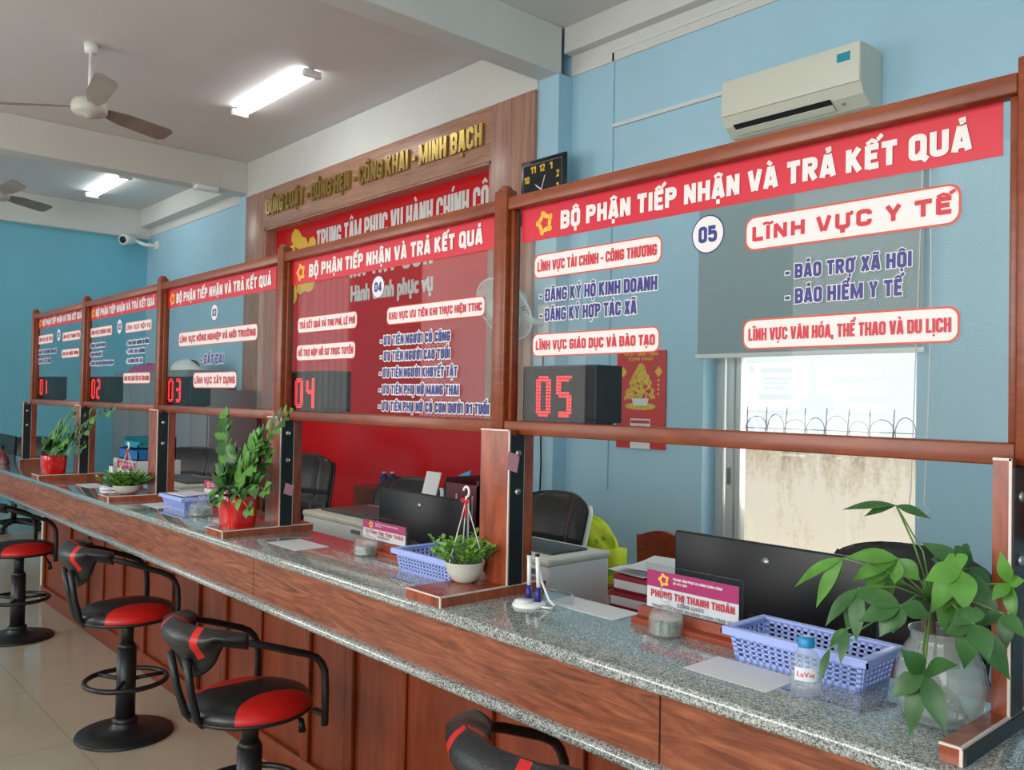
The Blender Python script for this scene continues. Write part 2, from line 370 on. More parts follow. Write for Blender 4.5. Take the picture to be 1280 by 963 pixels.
# ------------------------------------------------------------------ lettering
_tc = {}
def text_mesh(body, off, ext=0):
    key = (body, off, ext)
    if key in _tc: return _tc[key]
    cu = bpy.data.curves.new('t', 'FONT'); cu.body = body; cu.size = 1; cu.offset = off; cu.extrude = ext; cu.resolution_u = 3; cu.space_character = 1.06
    ob = bpy.data.objects.new('t', cu); COL.objects.link(ob)
    dg = bpy.context.evaluated_depsgraph_get(); me = bpy.data.meshes.new_from_object(ob.evaluated_get(dg))
    vs = [v.co.copy() for v in me.vertices]; fs = [list(p.vertices) for p in me.polygons]
    bpy.data.objects.remove(ob); bpy.data.curves.remove(cu); bpy.data.meshes.remove(me)
    _tc[key] = (vs, fs); return vs, fs
import unicodedata
TS = .185                                                     # stroke width of the condensed block lettering, in cap heights
def _arc(cx, cy, r, a0, a1, n=4): return [(cx+r*math.cos(R(a0+(a1-a0)*i/n)), cy+r*math.sin(R(a0+(a1-a0)*i/n))) for i in range(n+1)]
def glyph(ch):
    """-> advance width, [(polyline, closed)] in cap-height units"""
    h = TS/2; w = {'I': TS, 'M': .72, 'W': .80, 'E': .43, 'F': .42, 'L': .42, 'T': .47, '1': .34, '-': .30, '.': TS, ',': TS, ':': TS, ' ': .17, 'J': .42}.get(ch, .52)
    l, r, b, t, c, m = h, w-h, h, 1-h, .13, .52; cx = w/2; S = []
    def o(*p): S.append((list(p), False))
    def loop(p): S.append((p, True))
    def rr(l, b, r, t, c): return _arc(r-c, t-c, c, 0, 90)+_arc(l+c, t-c, c, 90, 180)+_arc(l+c, b+c, c, 180, 270)+_arc(r-c, b+c, c, 270, 360)
    top = _arc(r-c, t-c, c, 0, 90)+_arc(l+c, t-c, c, 90, 180); bot = _arc(l+c, b+c, c, 180, 270)+_arc(r-c, b+c, c, 270, 360)
    if ch in 'O0Q': loop(rr(l, b, r, t, c))
    if ch == 'Q': o((cx, .24), (w+.02, -.08))
    if ch in 'CG': o((r, .66), *top, *bot, (r, .36))
    if ch == 'G': o((r, .30), (r, .50)); o((w, .46), (cx-.02, .46))
    if ch == 'D': loop([(l, b), (l, t)][::1]+_arc(r-c, t-c, c, 90, 0)+_arc(r-c, b+c, c, 0, -90))
    if ch in 'BPR': loop([(l, m-.02), (l, t)]+_arc(r-c, t-c, c, 90, 0)+_arc(r-c, m+c-.02, c, 0, -90))
    if ch == 'B': loop([(l, b), (l, m-.02)]+_arc(r-c, m-c-.02, c, 90, 0)+_arc(r-c, b+c, c, 0, -90))
    if ch in 'PR': o((l, 0), (l, m))
    if ch == 'R': o((cx-.02, m), (r+.01, 0))
    if ch in 'EFHKLNM1': o((l if ch != '1' else r, 0), (l if ch != '1' else r, 1))
    if ch in 'EF': o((l, t), (w, t)); o((l, m-.01), (w-.05, m-.01))
    if ch in 'EL': o((l, b), (w, b))
    if ch == 'H': o((r, 0), (r, 1)); o((l, m-.01), (r, m-.01))
    if ch == 'K': o((l, .38), (r-.01, 1)); o((l+.13, .52), (r+.01, 0))
    if ch == 'I': o((h, 0), (h, 1))
    if ch == 'J': o((r, 1), (r, b+c), *_arc(r-c, b+c, c, 0, -90), (l, b))
    if ch == 'N': o((r, 0), (r, 1)); o((l, .97), (r, .03))
    if ch == 'M': o((r, 0), (r, 1)); o((l, .97), (cx, .16), (r, .97))
    if ch == 'A': o((l-.02, 0), (cx-.035, 1)); o((r+.02, 0), (cx+.035, 1)); o((l+.05, .25), (r-.05, .25))
    if ch == 'V': o((l-.02, 1), (cx-.03, 0)); o((r+.02, 1), (cx+.03, 0))
    if ch == 'W': o((l-.01, 1), (w*.29, .02), (cx, .9), (w*.71, .02), (r+.01, 1))
    if ch == 'X': o((l, 0), (r, 1)); o((l, 1), (r, 0))
    if ch == 'Y': o((l-.01, 1), (cx, .44), (r+.01, 1)); o((cx, .5), (cx, 0))
    if ch == 'Z': o((l, t), (r, t), (l, b), (r, b))
    if ch == 'U': o((l, 1), *bot, (r, 1))
    if ch == 'T': o((0, t), (w, t)); o((cx, t), (cx, 0))
    if ch == 'S': o((r, .70), *_arc(r-c, t-c, c, 0, 90), *_arc(l+c, t-c, c, 90, 180), *_arc(l+c, m+c-.02, c, 180, 270), *_arc(r-c, m-c-.02, c, 90, 0), *_arc(r-c, b+c, c, 0, -90), *_arc(l+c, b+c, c, 270, 180), (l, .30))
    if ch == '1': o((r, .9), (0, .74))
    if ch == '2': o((l, .68), *_arc(l+c, t-c, c, 180, 90), *_arc(r-c, t-c, c, 90, 0), (r, .6), (l, b), (w, b))
    if ch in '35': pass
    if ch == '3': o((l, .70), *_arc(l+c, t-c, c, 180, 90), *_arc(r-c, t-c, c, 90, 0), *_arc(r-c, m+c, c, 0, -90), (cx-.06, m)); o((cx-.06, m), *_arc(r-c, m-c, c, 90, 0), *_arc(r-c, b+c, c, 0, -90), *_arc(l+c, b+c, c, 270, 180), (l, .30))
    if ch == '4': o((r-.06, 0), (r-.06, 1)); o((r-.06, .96), (l-.02, .30)); o((0, .26), (w+.02, .26))
    if ch == '5': o((r, t), (l, t), (l, .56), *_arc(r-c, .60-c, c, 90, 0), *_arc(r-c, b+c, c, 0, -90), *_arc(l+c, b+c, c, 270, 180), (l, .28))
    if ch == '-': o((0, .42), (w, .42))
    if ch == '.': o((h, 0), (h, TS))
    if ch == ',': o((h, TS), (h-.05, -.14))
    return w, S
def marks(comb, w, horn_r):
    S = []; cx = w/2; circ = '\u0302' in comb; br = '\u0306' in comb; T_ = .62
    if circ: S.append(([(cx-.17, 1.07), (cx, 1.20), (cx+.17, 1.07)], False, T_))
    if br: S.append((_arc(cx, 1.22, .13, 200, 340), False, T_))
    dx, dy = ((.20, .10) if circ else (0, .14 if br else 0))
    if '\u0301' in comb: S.append(([(cx-.03+dx, 1.08+dy), (cx+.12+dx, 1.26+dy)], False, T_+.1))
    if '\u0300' in comb: S.append(([(cx+.03+(.0 if circ else 0), 1.08+(.17 if circ else 0)), (cx-.12, 1.26+(.13 if circ else 0))], False, T_+.1))
    if '\u0309' in comb: S.append(([(cx-.08+dx*.8, 1.24+dy), (cx+.06+dx*.8, 1.27+dy), (cx+.07+dx*.8, 1.17+dy), (cx+dx*.8, 1.13+dy), (cx+dx*.8, 1.06+dy)], False, T_*.85))
    if '\u0303' in comb: S.append(([(cx-.18, 1.09+dy), (cx-.08, 1.17+dy), (cx+.08, 1.10+dy), (cx+.18, 1.18+dy)], False, T_))
    if '\u0323' in comb: S.append(([(cx-.075, -.17), (cx+.075, -.17)], False, .85))
    if '\u031b' in comb: S.append(([(horn_r-.05, .86), (horn_r+.07, .90), (horn_r+.09, 1.06)], False, .7))
    return S
def layout(body):
    x = 0; out = []
    for ch in unicodedata.normalize('NFC', body):
        if ch == 'Đ': base, comb, bar = 'D', '', True
        else:
            d = unicodedata.normalize('NFD', ch); base, comb, bar = d[0], d[1:], False
        w, S = glyph(base)
        out += [([(p+x, q) for p, q in P], c, 1.0) for P, c in S]
        out += [([(p+x, q) for p, q in P], c, k) for P, c, k in marks(comb, w, w-TS*.3)]
        if bar: out.append(([(x-.07, .5), (x+.27, .5)], False, .7))
        x += w+.085+(.05 if '\u031b' in comb else 0)
    return x-.085, out
def letters(mb, body, x0, x1, zb, zt, y, mi=0, off=.03, outline=None, omi=1, slope=0, ext=0, depth=0):
    """block lettering fitted to x0..x1 with its cap height zb..zt, on a plane facing -Y"""
    W_, strokes = layout(body); sz = zt-zb; sx = (x1-x0)/W_; T = TS*sz*min(1.6, max(.55, sx/sz))**.75*1.12
    for k, (P, closed, th) in enumerate(strokes):
        pts = [(x0+p*sx, zb+q*sz) for p, q in P]; yy = y-.000012*k
        def strip(hw, ex, yy, mi, dep=0):
            q = [Vector(p) for p in pts]
            q = [p for i, p in enumerate(q) if i == 0 or (p-q[i-1]).length > 1e-7]
            if not closed and ex: q[0] = q[0]-(q[1]-q[0]).normalized()*ex; q[-1] = q[-1]+(q[-1]-q[-2]).normalized()*ex
            L = len(q); A, B = [], []
            for i, p in enumerate(q):
                a = (p-q[i-1]) if (closed or i > 0) else None; b = (q[(i+1) % L]-p) if (closed or i < L-1) else None
                a = a if a is not None else b; b = b if b is not None else a
                na = Vector((-a.y, a.x)).normalized(); nb = Vector((-b.y, b.x)).normalized(); nn = na+nb
                nn = nn/max(.35, nn.dot(na)) if nn.length > 1e-6 else na
                A.append(p+nn*hw); B.append(p-nn*hw)
            vs = [(v.x, yy, v.y) for v in A+B]; fs = []
            R_ = range(L if closed else L-1)
            for i in R_: j = (i+1) % L; fs.append((i, j, L+j, L+i))
            if dep:
                vs += [(v.x, yy+dep, v.y) for v in A+B]
                for i in R_: j = (i+1) % L; fs += [(i, j, 2*L+j, 2*L+i), (L+i, L+j, 3*L+j, 3*L+i)]
                if not closed: fs += [(0, L, 3*L, 2*L), (L-1, 2*L-1, 4*L-1, 3*L-1)]
            mb.add(vs, fs, mi)
        strip(T*th/2, 0, yy-depth, mi, depth)
        if outline: strip(T*th/2+outline, outline, y+.0003+.000012*k, omi)

def soft_letters(mb, body, x0, x1, zb, zt, y, off=.03):
    vs, fs = text_mesh(body, 0, 0); a, b = min(v.x for v in vs), max(v.x for v in vs); sz = (zt-zb)/.69; sx = (x1-x0)/(b-a)
    for i, (dx, dz) in enumerate(((0, 0), (1, 0), (-1, 0), (.7, .7), (-.7, .7), (.7, -.7), (-.7, -.7))):
        mb.add([(x0+(v.x-a)*sx+dx*off*sz, y-.0001*i, zb+v.y*sz+dz*off*sz) for v in vs], fs)
def pxbox(a, b, Y):
    """two pixel edges (x, ytop, ybottom) on the plane Y -> x0, x1, zb, zt"""
    p = on_y(a[0], a[1], Y), on_y(a[0], a[2], Y), on_y(b[0], b[1], Y), on_y(b[0], b[2], Y)
    return p[0].x, p[2].x, (p[1].z+p[3].z)/2, (p[0].z+p[2].z)/2

def emblem(mb, cx, cz, r, y, mi=0, squeeze=1.0, dark=None):
    """five rounded hands set round a star"""
    for k in range(5):
        a = R(90+72*k)
        c = Vector((cx+r*.66*math.cos(a), cz+r*.66*math.sin(a))); t = Vector((-math.sin(a-.45), math.cos(a-.45))); nrm = Vector((t.y, -t.x))
        P = [(-.50, -.12), (-.42, -.22), (.18, -.24), (.44, -.16), (.50, .02), (.40, .2), (.16, .24), (-.1, .14), (-.34, .18), (-.52, .06)]
        flat(mb, [(c.x+(t.x*p+nrm.x*q)*r*.95, c.y+(t.y*p+nrm.y*q)*r*.95) for p, q in P], y, mi)
        if dark is not None:
            for q in (-.1, 0, .1):
                Q = [(-.1, q-.012), (.38, q-.012), (.38, q+.012), (-.1, q+.012)]
                flat(mb, [(c.x+(t.x*p+nrm.x*s)*r*.95, c.y+(t.y*p+nrm.y*s)*r*.95) for p, s in Q], y-.0006, dark)

# ================================================================== the room
CEIL, XL, XR, YB, YF = 4.08, -12.24, 3.2, 2.85, -4.4
struct('floor', MB().box(XL, YF, -.1, XR, 6.2, 0), M['floor'])
struct('ceiling', MB().box(XL-.2, YF-.2, CEIL, XR+.2, YB+.2, CEIL+.15), M['ceil'])
WX0, WX1, WZ0, WZ1 = -2.608, -1.352, .60, 2.75      # staff window opening
w = MB()
w.box(XL, YB, 0, WX0, YB+.2, CEIL).box(WX1, YB, 0, XR, YB+.2, CEIL).box(WX0, YB, 0, WX1, YB+.2, WZ0).box(WX0, YB, WZ1, WX1, YB+.2, CEIL)
struct('wall_back', w, M['wall'])
struct('wall_left', MB().box(XL-.2, YF-.2, 0, XL, YB+.2, CEIL), M['walldeep'])
struct('wall_right', MB().box(XR, YF-.2, 0, XR+.2, YB+.2, CEIL), M['wall'])
OPEN = [(-11.9, -9.3), (-7.9, -4.9), (-3.1, -.3), (.6, 2.6)]
w = MB(); xs = XL
for a, b in OPEN:
    w.box(xs, YF-.2, 0, a, YF, CEIL); w.box(a, YF-.2, 0, b, YF, .8); w.box(a, YF-.2, 3.15, b, YF, CEIL); xs = b
w.box(xs, YF-.2, 0, XR, YF, CEIL)
struct('wall_front', w, M['wall'])
for i, (a, b) in enumerate(OPEN):
    o = tag(thing('window_%d' % (i+2), None, None, ((a+b)/2, YF-.1, .8)), kind='structure')
    g = MB(); fr = MB()
    n = int((b-a)/.16)
    for k in range(1, n): g.box(a+k*(b-a)/n-.008, YF-.16, .8, a+k*(b-a)/n+.008, YF-.144, 3.15)
    for z in (1.3, 2.0, 2.6): g.box(a, YF-.144, z-.012, b, YF-.132, z+.012)
    for x in (a, (a+b)/2-.03, b-.06): fr.box(x, YF-.12, .8, x+.06, YF-.06, 3.15)
    fr.box(a, YF-.12, .8, b, YF-.06, .86).box(a, YF-.12, 3.09, b, YF-.06, 3.15)
    g.build('grille', M['grey'], o); fr.build('window_frame', M['alu'], o)
# beams and columns
def beam(n, *b, m='white'): return struct('trim_%d' % n, MB().box(*b, b=.006, seg=1), M[m])
B1, B2 = (-8.88, -8.65), (-3.95, -3.745)
beam(1, B1[0], YF, 3.735, B1[1], 2.74, CEIL)
beam(2, B2[0], YF, 3.752, B2[1], 2.74, CEIL)
beam(3, B1[1], 2.70, 3.69, B2[0], YB, CEIL)                    # white face over the walnut board
struct('trim_4', MB().box(B2[1], 2.76, 3.90, XR, YB, CEIL).box(B2[1], 2.838, 3.76, XR, YB, 3.90), M['white'])
struct('trim_5', MB().box(XL, 2.70, 3.84, B1[0], YB, CEIL).box(XL, 2.838, 3.72, B1[0], YB, 3.84), M['white'])
beam(6, XL, YF, 3.68, XL+.12, YB, CEIL)
struct('trim_7', MB().box(B1[0]-.02, 2.74, 0, B1[1], YB, 3.735), M['wall'])
struct('trim_8', MB().box(B2[0]-.03, 2.715, 0, B2[1], YB, 3.752), M['wall'])
# conduits on the staff wall
c = MB(); p = on_y(768, 65, YB); q = on_y(768, 158, YB); r_ = on_y(903, 115, YB)
c.box(p.x-.008, YB-.012, .9, p.x+.008, YB, 3.83)
tag(c.build('cable_duct', M['wall'], None, (p.x, YB, .9)), 'thin painted cable duct running down the blue wall right of the clock', 'cable duct')
c = MB(); c.box(q.x, YB-.02, q.z-.012, r_.x+.1, YB, q.z+.012)
tag(c.build('cable_duct', M['conduit'], None, (q.x, YB, q.z)), 'white horizontal cable duct leading to the air conditioner', 'cable duct')
c = MB(); p = on_y(768, 66, YB); c.box(p.x, YB-.02, 3.815, 1.6, YB-.0, 3.835)
tag(c.build('cable_duct', M['conduit'], None, (p.x, YB, 3.82)), 'white cable duct high under the ceiling beam above the air conditioner', 'cable duct')

# ------------------------------------------------------------------ staff window, blind, outside
o = tag(thing('window_1', None, None, (-1.98, YB+.1, WZ0)), kind='structure')
f = MB(); Y0 = YB+.13
for x0, x1 in ((WX0, WX0+.05), (WX0+.075, WX0+.13), (WX0+.14, WX0+.175), (WX1-.05, WX1)): f.box(x0, Y0, WZ0, x1, Y0+.06, WZ1, .004)
f.box(WX0, Y0, WZ0, WX1, Y0+.06, WZ0+.05).box(WX0, Y0, WZ1-.05, WX1, Y0+.06, WZ1)
f.build('window_frame', M['alu'], o)
h = MB(); h.box(WX0+.098, Y0-.02, 1.0, WX0+.112, Y0, 1.1, .003); h.build('handle', M['grey'], o)
MB().box(WX0+.16, Y0+.025, WZ0+.05, WX1-.05, Y0+.03, WZ1-.05).build('window_glass', M['winglass'], o)
MB().box(WX0-.02, YB-.03, WZ0-.03, WX1+.02, YB+.12, WZ0, .004).build('window_sill', M['white'], o)
t = thing('roller_blind', 'grey roller blind drawn halfway down over the staff window', 'blind', (-1.95, 2.80, 2.92))
bx0, bx1, bz = -2.62, -1.29, 1.765
MB().cyl((bx0, 2.80, 2.92), (bx1, 2.80, 2.92), .028).build('roller', M['whitepl'], t)
MB().box(bx0+.01, 2.79, bz, bx1-.01, 2.793, 2.92).build('fabric', M['blind'], t)
MB().box(bx0, 2.782, bz-.018, bx1, 2.801, bz+.008, .004).build('bottom_bar', M['whitepl'], t)
s = MB(); xr = bx1+.01; pts = []
for k in range(25):
    a = k/24; pts.append((xr+.02*math.sin(a*3), 2.79-.02*a, 2.92-1.9*a))
pts += [(xr+.03, 2.77, .99), (xr-.02, 2.77, .95), (xr-.07, 2.77, .99)]
for k in range(25):
    a = 1-k/24; pts.append((xr-.02-.04*a, 2.79-.02*a, 2.92-1.85*a))
s.tube(pts, .003, 5).build('pull_cord', M['whitepl'], t)
YO = 6.2; ZO = on_y(1030, 546, YO).z
MB().box(-9, YO, 0, 4, YO+.2, ZO).build('wall_outside', M['wallout'], None)['kind'] = 'structure'
w = MB()
for k in range(17):
    x = -5.9+k*.215
    w.tube([(x+.115*math.cos(a)*(1 if k % 2 else .8), YO+.08, ZO+.06+.115*math.sin(a)*(.8+.2*(k % 3))) for a in [i*math.pi/9-.4 for i in range(15)]], .004, 5)
    w.tube([(x+.1, YO+.08, ZO), (x+.105+.01*(k % 3), YO+.08, ZO+.27)], .005, 5)
w.tube([(-6.3, YO+.08, ZO+.05), (-2, YO+.08, ZO+.06)], .004, 5)
tag(w.build('barbed_wire', M['wire'], None, (-4, YO+.08, ZO)), 'coiled wire spikes along the top of the stained outside wall', 'barbed wire')

# ------------------------------------------------------------------ walnut feature wall with the red board
t = thing('feature_wall', 'walnut panel wall framing a tall red board with white lettering', 'wall panel', (-6.3, 2.8, 0))
YW = 2.68
MB().box(-8.63, YW, 0, -8.18, 2.76, 3.685, .004).build('stile', M['back'], t)
MB().box(-4.42, YW, 0, -3.955, 2.76, 3.685, .004).build('stile', M['back'], t)
MB().box(-8.18, YW+.002, 3.27, -4.42, 2.76, 3.685, .003).build('header', M['backh'], t)
j = MB().box(-8.18, YW+.01, 0, -8.15, 2.84, 3.27).box(-4.45, YW+.01, 0, -4.42, 2.84, 3.27).box(-8.18, YW+.01, 3.25, -4.42, 2.84, 3.27)
j.build('reveal', M['back'], t)
for x in (-8.18, -4.42):
    pass
YRD = 2.815
MB().box(-8.15, YRD, 0, -4.45, YB-.005, 3.25).build('red_board', M['red_lacq'], t)
yl = YRD-.004
m = MB(); letters(m, 'TRUNG TÂM PHỤC VỤ HÀNH CHÍNH CÔNG', -7.26, -4.40, 2.93, 3.15, yl, off=.035); m.build('lettering', M['whiteprint'], t)
m = MB(); letters(m, 'XÃ TÂY SƠN', -6.62, -5.3, 2.61, 2.80, yl, off=.035); m.build('lettering', M['whiteprint'], t)
m = MB(); soft_letters(m, 'Hành chính phục vụ', -6.58, -5.30, 2.385, 2.525, yl, .055); m.build('lettering', M['whiteprint'], t)
m = MB(); emblem(m, -7.62, 2.83, .40, yl, 0); m.build('emblem', M['yellowprint'], t)
m = MB(); letters(m, 'ĐÚNG LUẬT - ĐÚNG HẸN - CÔNG KHAI - MINH BẠCH', -8.08, -4.50, 3.40, 3.565, YW-.004, off=.04, ext=.02, depth=.022)
m.build('raised_lettering', M['gold'], t)

# ------------------------------------------------------------------ clock on the column
p = on_y(681, 238, 2.68); cx, cz = p.x, p.z; hw = .225
t = thing('wall_clock', 'black square wall clock with gold numerals, half hidden by the screen rail', 'clock', (cx, 2.68, cz))
MB().box(cx-hw, 2.655, cz-hw, cx+hw, 2.676, cz+hw, .008).build('case', M['lcd'], t)
MB().box(cx-hw+.03, 2.652, cz-hw+.03, cx+hw-.03, 2.656, cz+hw-.03).build('dial', M['lcd'], t)
m = MB()
for (a, b, c_, d) in ((-1, -1, 1, -.985), (-1, .985, 1, 1), (-1, -1, -.985, 1), (.985, -1, 1, 1)):
    s_ = hw-.032; m.add([(cx+a*s_, 2.6512, cz+b*s_), (cx+c_*s_, 2.6512, cz+b*s_), (cx+c_*s_, 2.6512, cz+d*s_), (cx+a*s_, 2.6512, cz+d*s_)], [(0, 1, 2, 3)])
m.build('border_line', M['bolt'], t)
m = MB()
for k in range(1, 13):
    a = R(90-30*k); u, v = math.cos(a), math.sin(a); q = .165/max(abs(u), abs(v)) if k % 3 else .165
    x, z = cx+u*q*.93, cz+v*q*.93; ww = .026 if k > 9 else .013
    letters(m, str(k), x-ww, x+ww, z-.024, z+.024, 2.6508, off=.02)
m.build('numerals', M['yellowprint'], t)
m = MB().obox((cx+.012, 2.649, cz+.045), (.004, 0, 0), (0, .001, 0), (.018, 0, .05)).obox((cx-.03, 2.6485, cz+.02), (.006, 0, -.01), (0, .001, 0), (-.03, 0, .02))
m.build('hands', M['whiteprint'], t)

# ------------------------------------------------------------------ air conditioner
ax0, ax1, ayf, az0, az1 = -2.345, -1.54, 2.62, 3.02, 3.292
t = thing('air_conditioner', 'white split air conditioner with an open louver on the blue wall', 'air conditioner', ((ax0+ax1)/2, YB, az0))
prof = [(YB-.005, az1-.01), (YB-.14, az1), (ayf+.02, az1-.004), (ayf, az1-.02), (ayf, az0+.07), (ayf+.035, az0+.015), (ayf+.11, az0-.03), (YB-.05, az0-.035), (YB-.005, az0-.03)]
MB().prism(prof, lambda a, b, d: (d, a, b), ax0, ax1, sm=False).build('housing', M['cream'], t)
MB().box(ax0+.002, ayf-.008, az0+.068, ax1-.002, ayf+.004, az1-.006, .004).build('front_panel', M['cream'], t)
m = MB(); u = Vector((0, .075, -.045)).normalized(); nn = Vector((0, -.045, -.075)).normalized()
o_ = Vector((0, ayf+.037, az0+.012))
def slat(x0, x1, a, b, off): return [Vector((x0, 0, 0))+o_+u*a+nn*off, Vector((x1, 0, 0))+o_+u*a+nn*off, Vector((x1, 0, 0))+o_+u*b+nn*off, Vector((x0, 0, 0))+o_+u*b+nn*off]
MB().add(slat(ax0+.06, ax1-.17, -.018, .055, .002), [(0, 1, 2, 3)]).build('outlet', M['blackpl'], t)
MB().add(slat(ax0+.06, ax1-.17, .018, .056, .0042)+slat(ax0+.06, ax1-.17, .018, .056, .012), [(0, 1, 2, 3), (4, 5, 6, 7), (0, 1, 5, 4), (2, 3, 7, 6), (1, 2, 6, 5), (0, 3, 7, 4)]).build('louver', M['cream'], t)
m = MB(); m.box(ax1-.12, ayf-.0105, az1-.105, ax1-.05, ayf-.0082, az1-.035).box(ax1-.12, ayf-.011, az1-.09, ax1-.05, ayf-.0102, az1-.045, mi=1)
m.build('energy_label', [M['whiteprint'], M['teal']], t)
m = MB(); m.box(ax1-.13, ayf+.06, az0-.012, ax1-.11, ayf+.064, az0+.004); m.build('indicator', M['grey'], t)

# ------------------------------------------------------------------ poster calendar
p = on_y(772, 440, 2.84); q = on_y(831, 563, 2.84)
px0, px1, pz1, pz0 = p.x, q.x, p.z, q.z
t = thing('wall_calendar', 'red new year wall calendar with a golden tree on the blue wall', 'calendar', ((px0+px1)/2, 2.84, pz0))
MB().box(px0, 2.838, pz0, px1, 2.846, pz1).build('sheet', M['poster'], t)
m = MB(); cx = (px0+px1)/2; yy = 2.8365
for k in range(230):
    a = rnd.random(); ww = .125*(1-a)**.8+.008; x = cx+(rnd.random()*2-1)*ww; z = pz1-.09-.22*(1-a)
    s_ = .008+.008*rnd.random(); flat(m, [(x+s_*math.cos(i*1.2566+a), z+s_*math.sin(i*1.2566+a)) for i in range(5)], yy-.0004*k/230)
flat(m, ell(cx, pz1-.355, .125, .024), yy+.0003)
m.build('gold_tree', M['postgold'], t)
m = MB(); flat(m, [(cx-.07, pz1-.305), (cx+.07, pz1-.305), (cx+.055, pz1-.35), (cx-.055, pz1-.35)], yy-.0008); m.build('pot_picture', M['paper'], t)
m = MB(); letters(m, 'THỊ ỦY - HĐND - UBND', px0+.06, px1-.06, pz1-.03, pz1-.015, yy, off=.03); letters(m, 'CUNG CHÚC', px0+.1, px1-.1, pz1-.06, pz1-.042, yy, off=.03)
for sx in (-1, 1): flat(m, [(cx+sx*.145, pz1-.1), (cx+sx*.145+.03, pz1-.135), (cx+sx*.145, pz1-.17), (cx+sx*.145-.03, pz1-.135)], yy)
for k in range(4): flat(m, ell(cx+.145, pz1-.19-.028*k, .009, .009, 10), yy)
m.build('print', M['yellowprint'], t)
m = MB(); m.box(cx-.075, 2.832, pz0-.0, cx+.085, 2.838, pz0+.19).build('date_pad', M['paper'], t)
m = MB(); letters(m, '20', cx-.045, cx+.055, pz0+.06, pz0+.14, 2.8312, off=.03); m.box(cx-.07, 2.8312, pz0+.16, cx+.08, 2.8318, pz0+.18); m.build('date_number', M['redtext'], t)

# ------------------------------------------------------------------ wall fan on the column
c = on_y(630, 387, 2.42)
t = thing('wall_fan', 'white oscillating wall fan on a bracket beside the clock column', 'fan', (-3.83, 2.70, c.z))
d = Vector((.03, -.75, -.5)).normalized(); u = d.orthogonal().normalized(); v = d.cross(u)
hub = Vector((c.x, c.y, c.z))
def disc_ring(mb, r, off, th=.003, n=36): mb.tube([hub+d*off+u*(r*math.cos(2*math.pi*k/n))+v*(r*math.sin(2*math.pi*k/n)) for k in range(n)], th, 5, True)
g = MB(); RR = .235
disc_ring(g, RR, 0, .007); 
for r2, o2 in ((.17, .045), (.12, .06), (.07, .07)): disc_ring(g, r2, o2, .002); disc_ring(g, r2, -o2*.8, .002)
for k in range(64):
    a = 2*math.pi*k/64; e = u*math.cos(a)+v*math.sin(a)
    g.tube([hub+e*RR, hub+e*.17+d*.045, hub+e*.07+d*.07, hub+e*.03+d*.072], .0026, 4); g.tube([hub+e*RR, hub+e*.17-d*.036, hub+e*.05-d*.058], .0026, 4)
g.build('grille', M['whitepl'], t)
MB().tube([hub+d*.068, hub+d*.078], .04, 20).build('badge', M['whitepl'], t)
b = MB()
for k in range(3):
    a0 = 2*math.pi*k/3
    b.grid(lambda s_, q, a0=a0: hub+(u*math.cos(a0+(s_-.5)*(1.3-.3*q))+v*math.sin(a0+(s_-.5)*(1.3-.3*q)))*(.03+.155*q)+d*(.018*(s_-.5)*2), 6, 4)
b.build('blades', M['acrylic'], t)
MB().tube([hub-d*.06, hub-d*.085, hub-d*.19, hub-d*.205], .05, 18, rs=[.045, .062, .058, .03]).build('motor', M['whitepl'], t)
q0 = hub-d*.14; kx = -3.83
MB().tube([q0, q0+Vector((0, .02, -.09)), (kx, 2.62, c.z-.08), (kx, 2.70, c.z-.08)], .022, 10).box(kx-.05, 2.675, c.z-.17, kx+.05, 2.71, c.z+.05, .01).build('bracket', M['whitepl'], t)
MB().obox(hub-d*.13+u*.0+Vector((0, 0, .06)), u*.03, d*.03, v*.002).build('energy_label', M['teal'], t)
p = on_y(672, 545, 2.66); q = on_y(670, 618, 2.66)
tag(MB().tube([(p.x, 2.7, 2.1), (p.x+.01, 2.69, 1.6), (p.x+.0, 2.69, p.z), ((p.x+q.x)/2+.01, 2.69, (p.z+q.z)/2), (q.x, 2.69, q.z-.2)], .006, 6).build('fan_cable', M['blackpl'], None, (p.x, 2.69, 1.0)), 'black cable hanging down the column below the wall fan', 'cable')

# ------------------------------------------------------------------ ceiling fans and tube lights
def ceiling_fan(x, y, zh, a0, label):
    t = thing('ceiling_fan', label, 'ceiling fan', (x, y, CEIL), 'ceiling fans')
    MB().cyl((x, y, CEIL), (x, y, CEIL-.07), .05, .045).build('canopy', M['whitepl'], t)
    MB().cyl((x, y, CEIL-.07), (x, y, zh+.06), .014).build('rod', M['whitepl'], t)
    MB().lathe([(.02, .09), (.05, .07), (.11, .05), (.125, .02), (.125, -.03), (.11, -.05), (.04, -.06), (.03, -.075), (.001, -.075)], (x, y, zh)).build('motor', M['creampaint'], t)
    for k in range(3):
        a = R(a0+120*k); e = Vector((math.cos(a), math.sin(a), 0)); s_ = Vector((-e.y, e.x, 0))
        b = MB(); tilt = Vector((0, 0, -.03))
        pts = [(.10, .03), (.2, .05), (.3, .066), (.70, .075), (.745, .05)]
        top = [Vector((x, y, zh+.005))+e*r_+s_*w_+tilt*(w_/.07) for r_, w_ in pts]+[Vector((x, y, zh+.005))+e*r_-s_*w_-tilt*(w_/.07) for r_, w_ in pts[::-1]]
        n = len(top); b.add(top+[p-Vector((0, 0, .004)) for p in top], [tuple(range(n)), tuple(range(2*n-1, n-1, -1))]+[(i, n+i, n+(i+1) % n, (i+1) % n) for i in range(n)])
        b.build('blade', M['blade'], t)
    return t
ceiling_fan(-6.396, .43, 3.6, 113, 'white three-blade ceiling fan hanging under the ceiling before the walnut wall')
ceiling_fan(-10.15, .55, 3.6, 5, 'white ceiling fan beyond the first beam, cut by the frame edge')
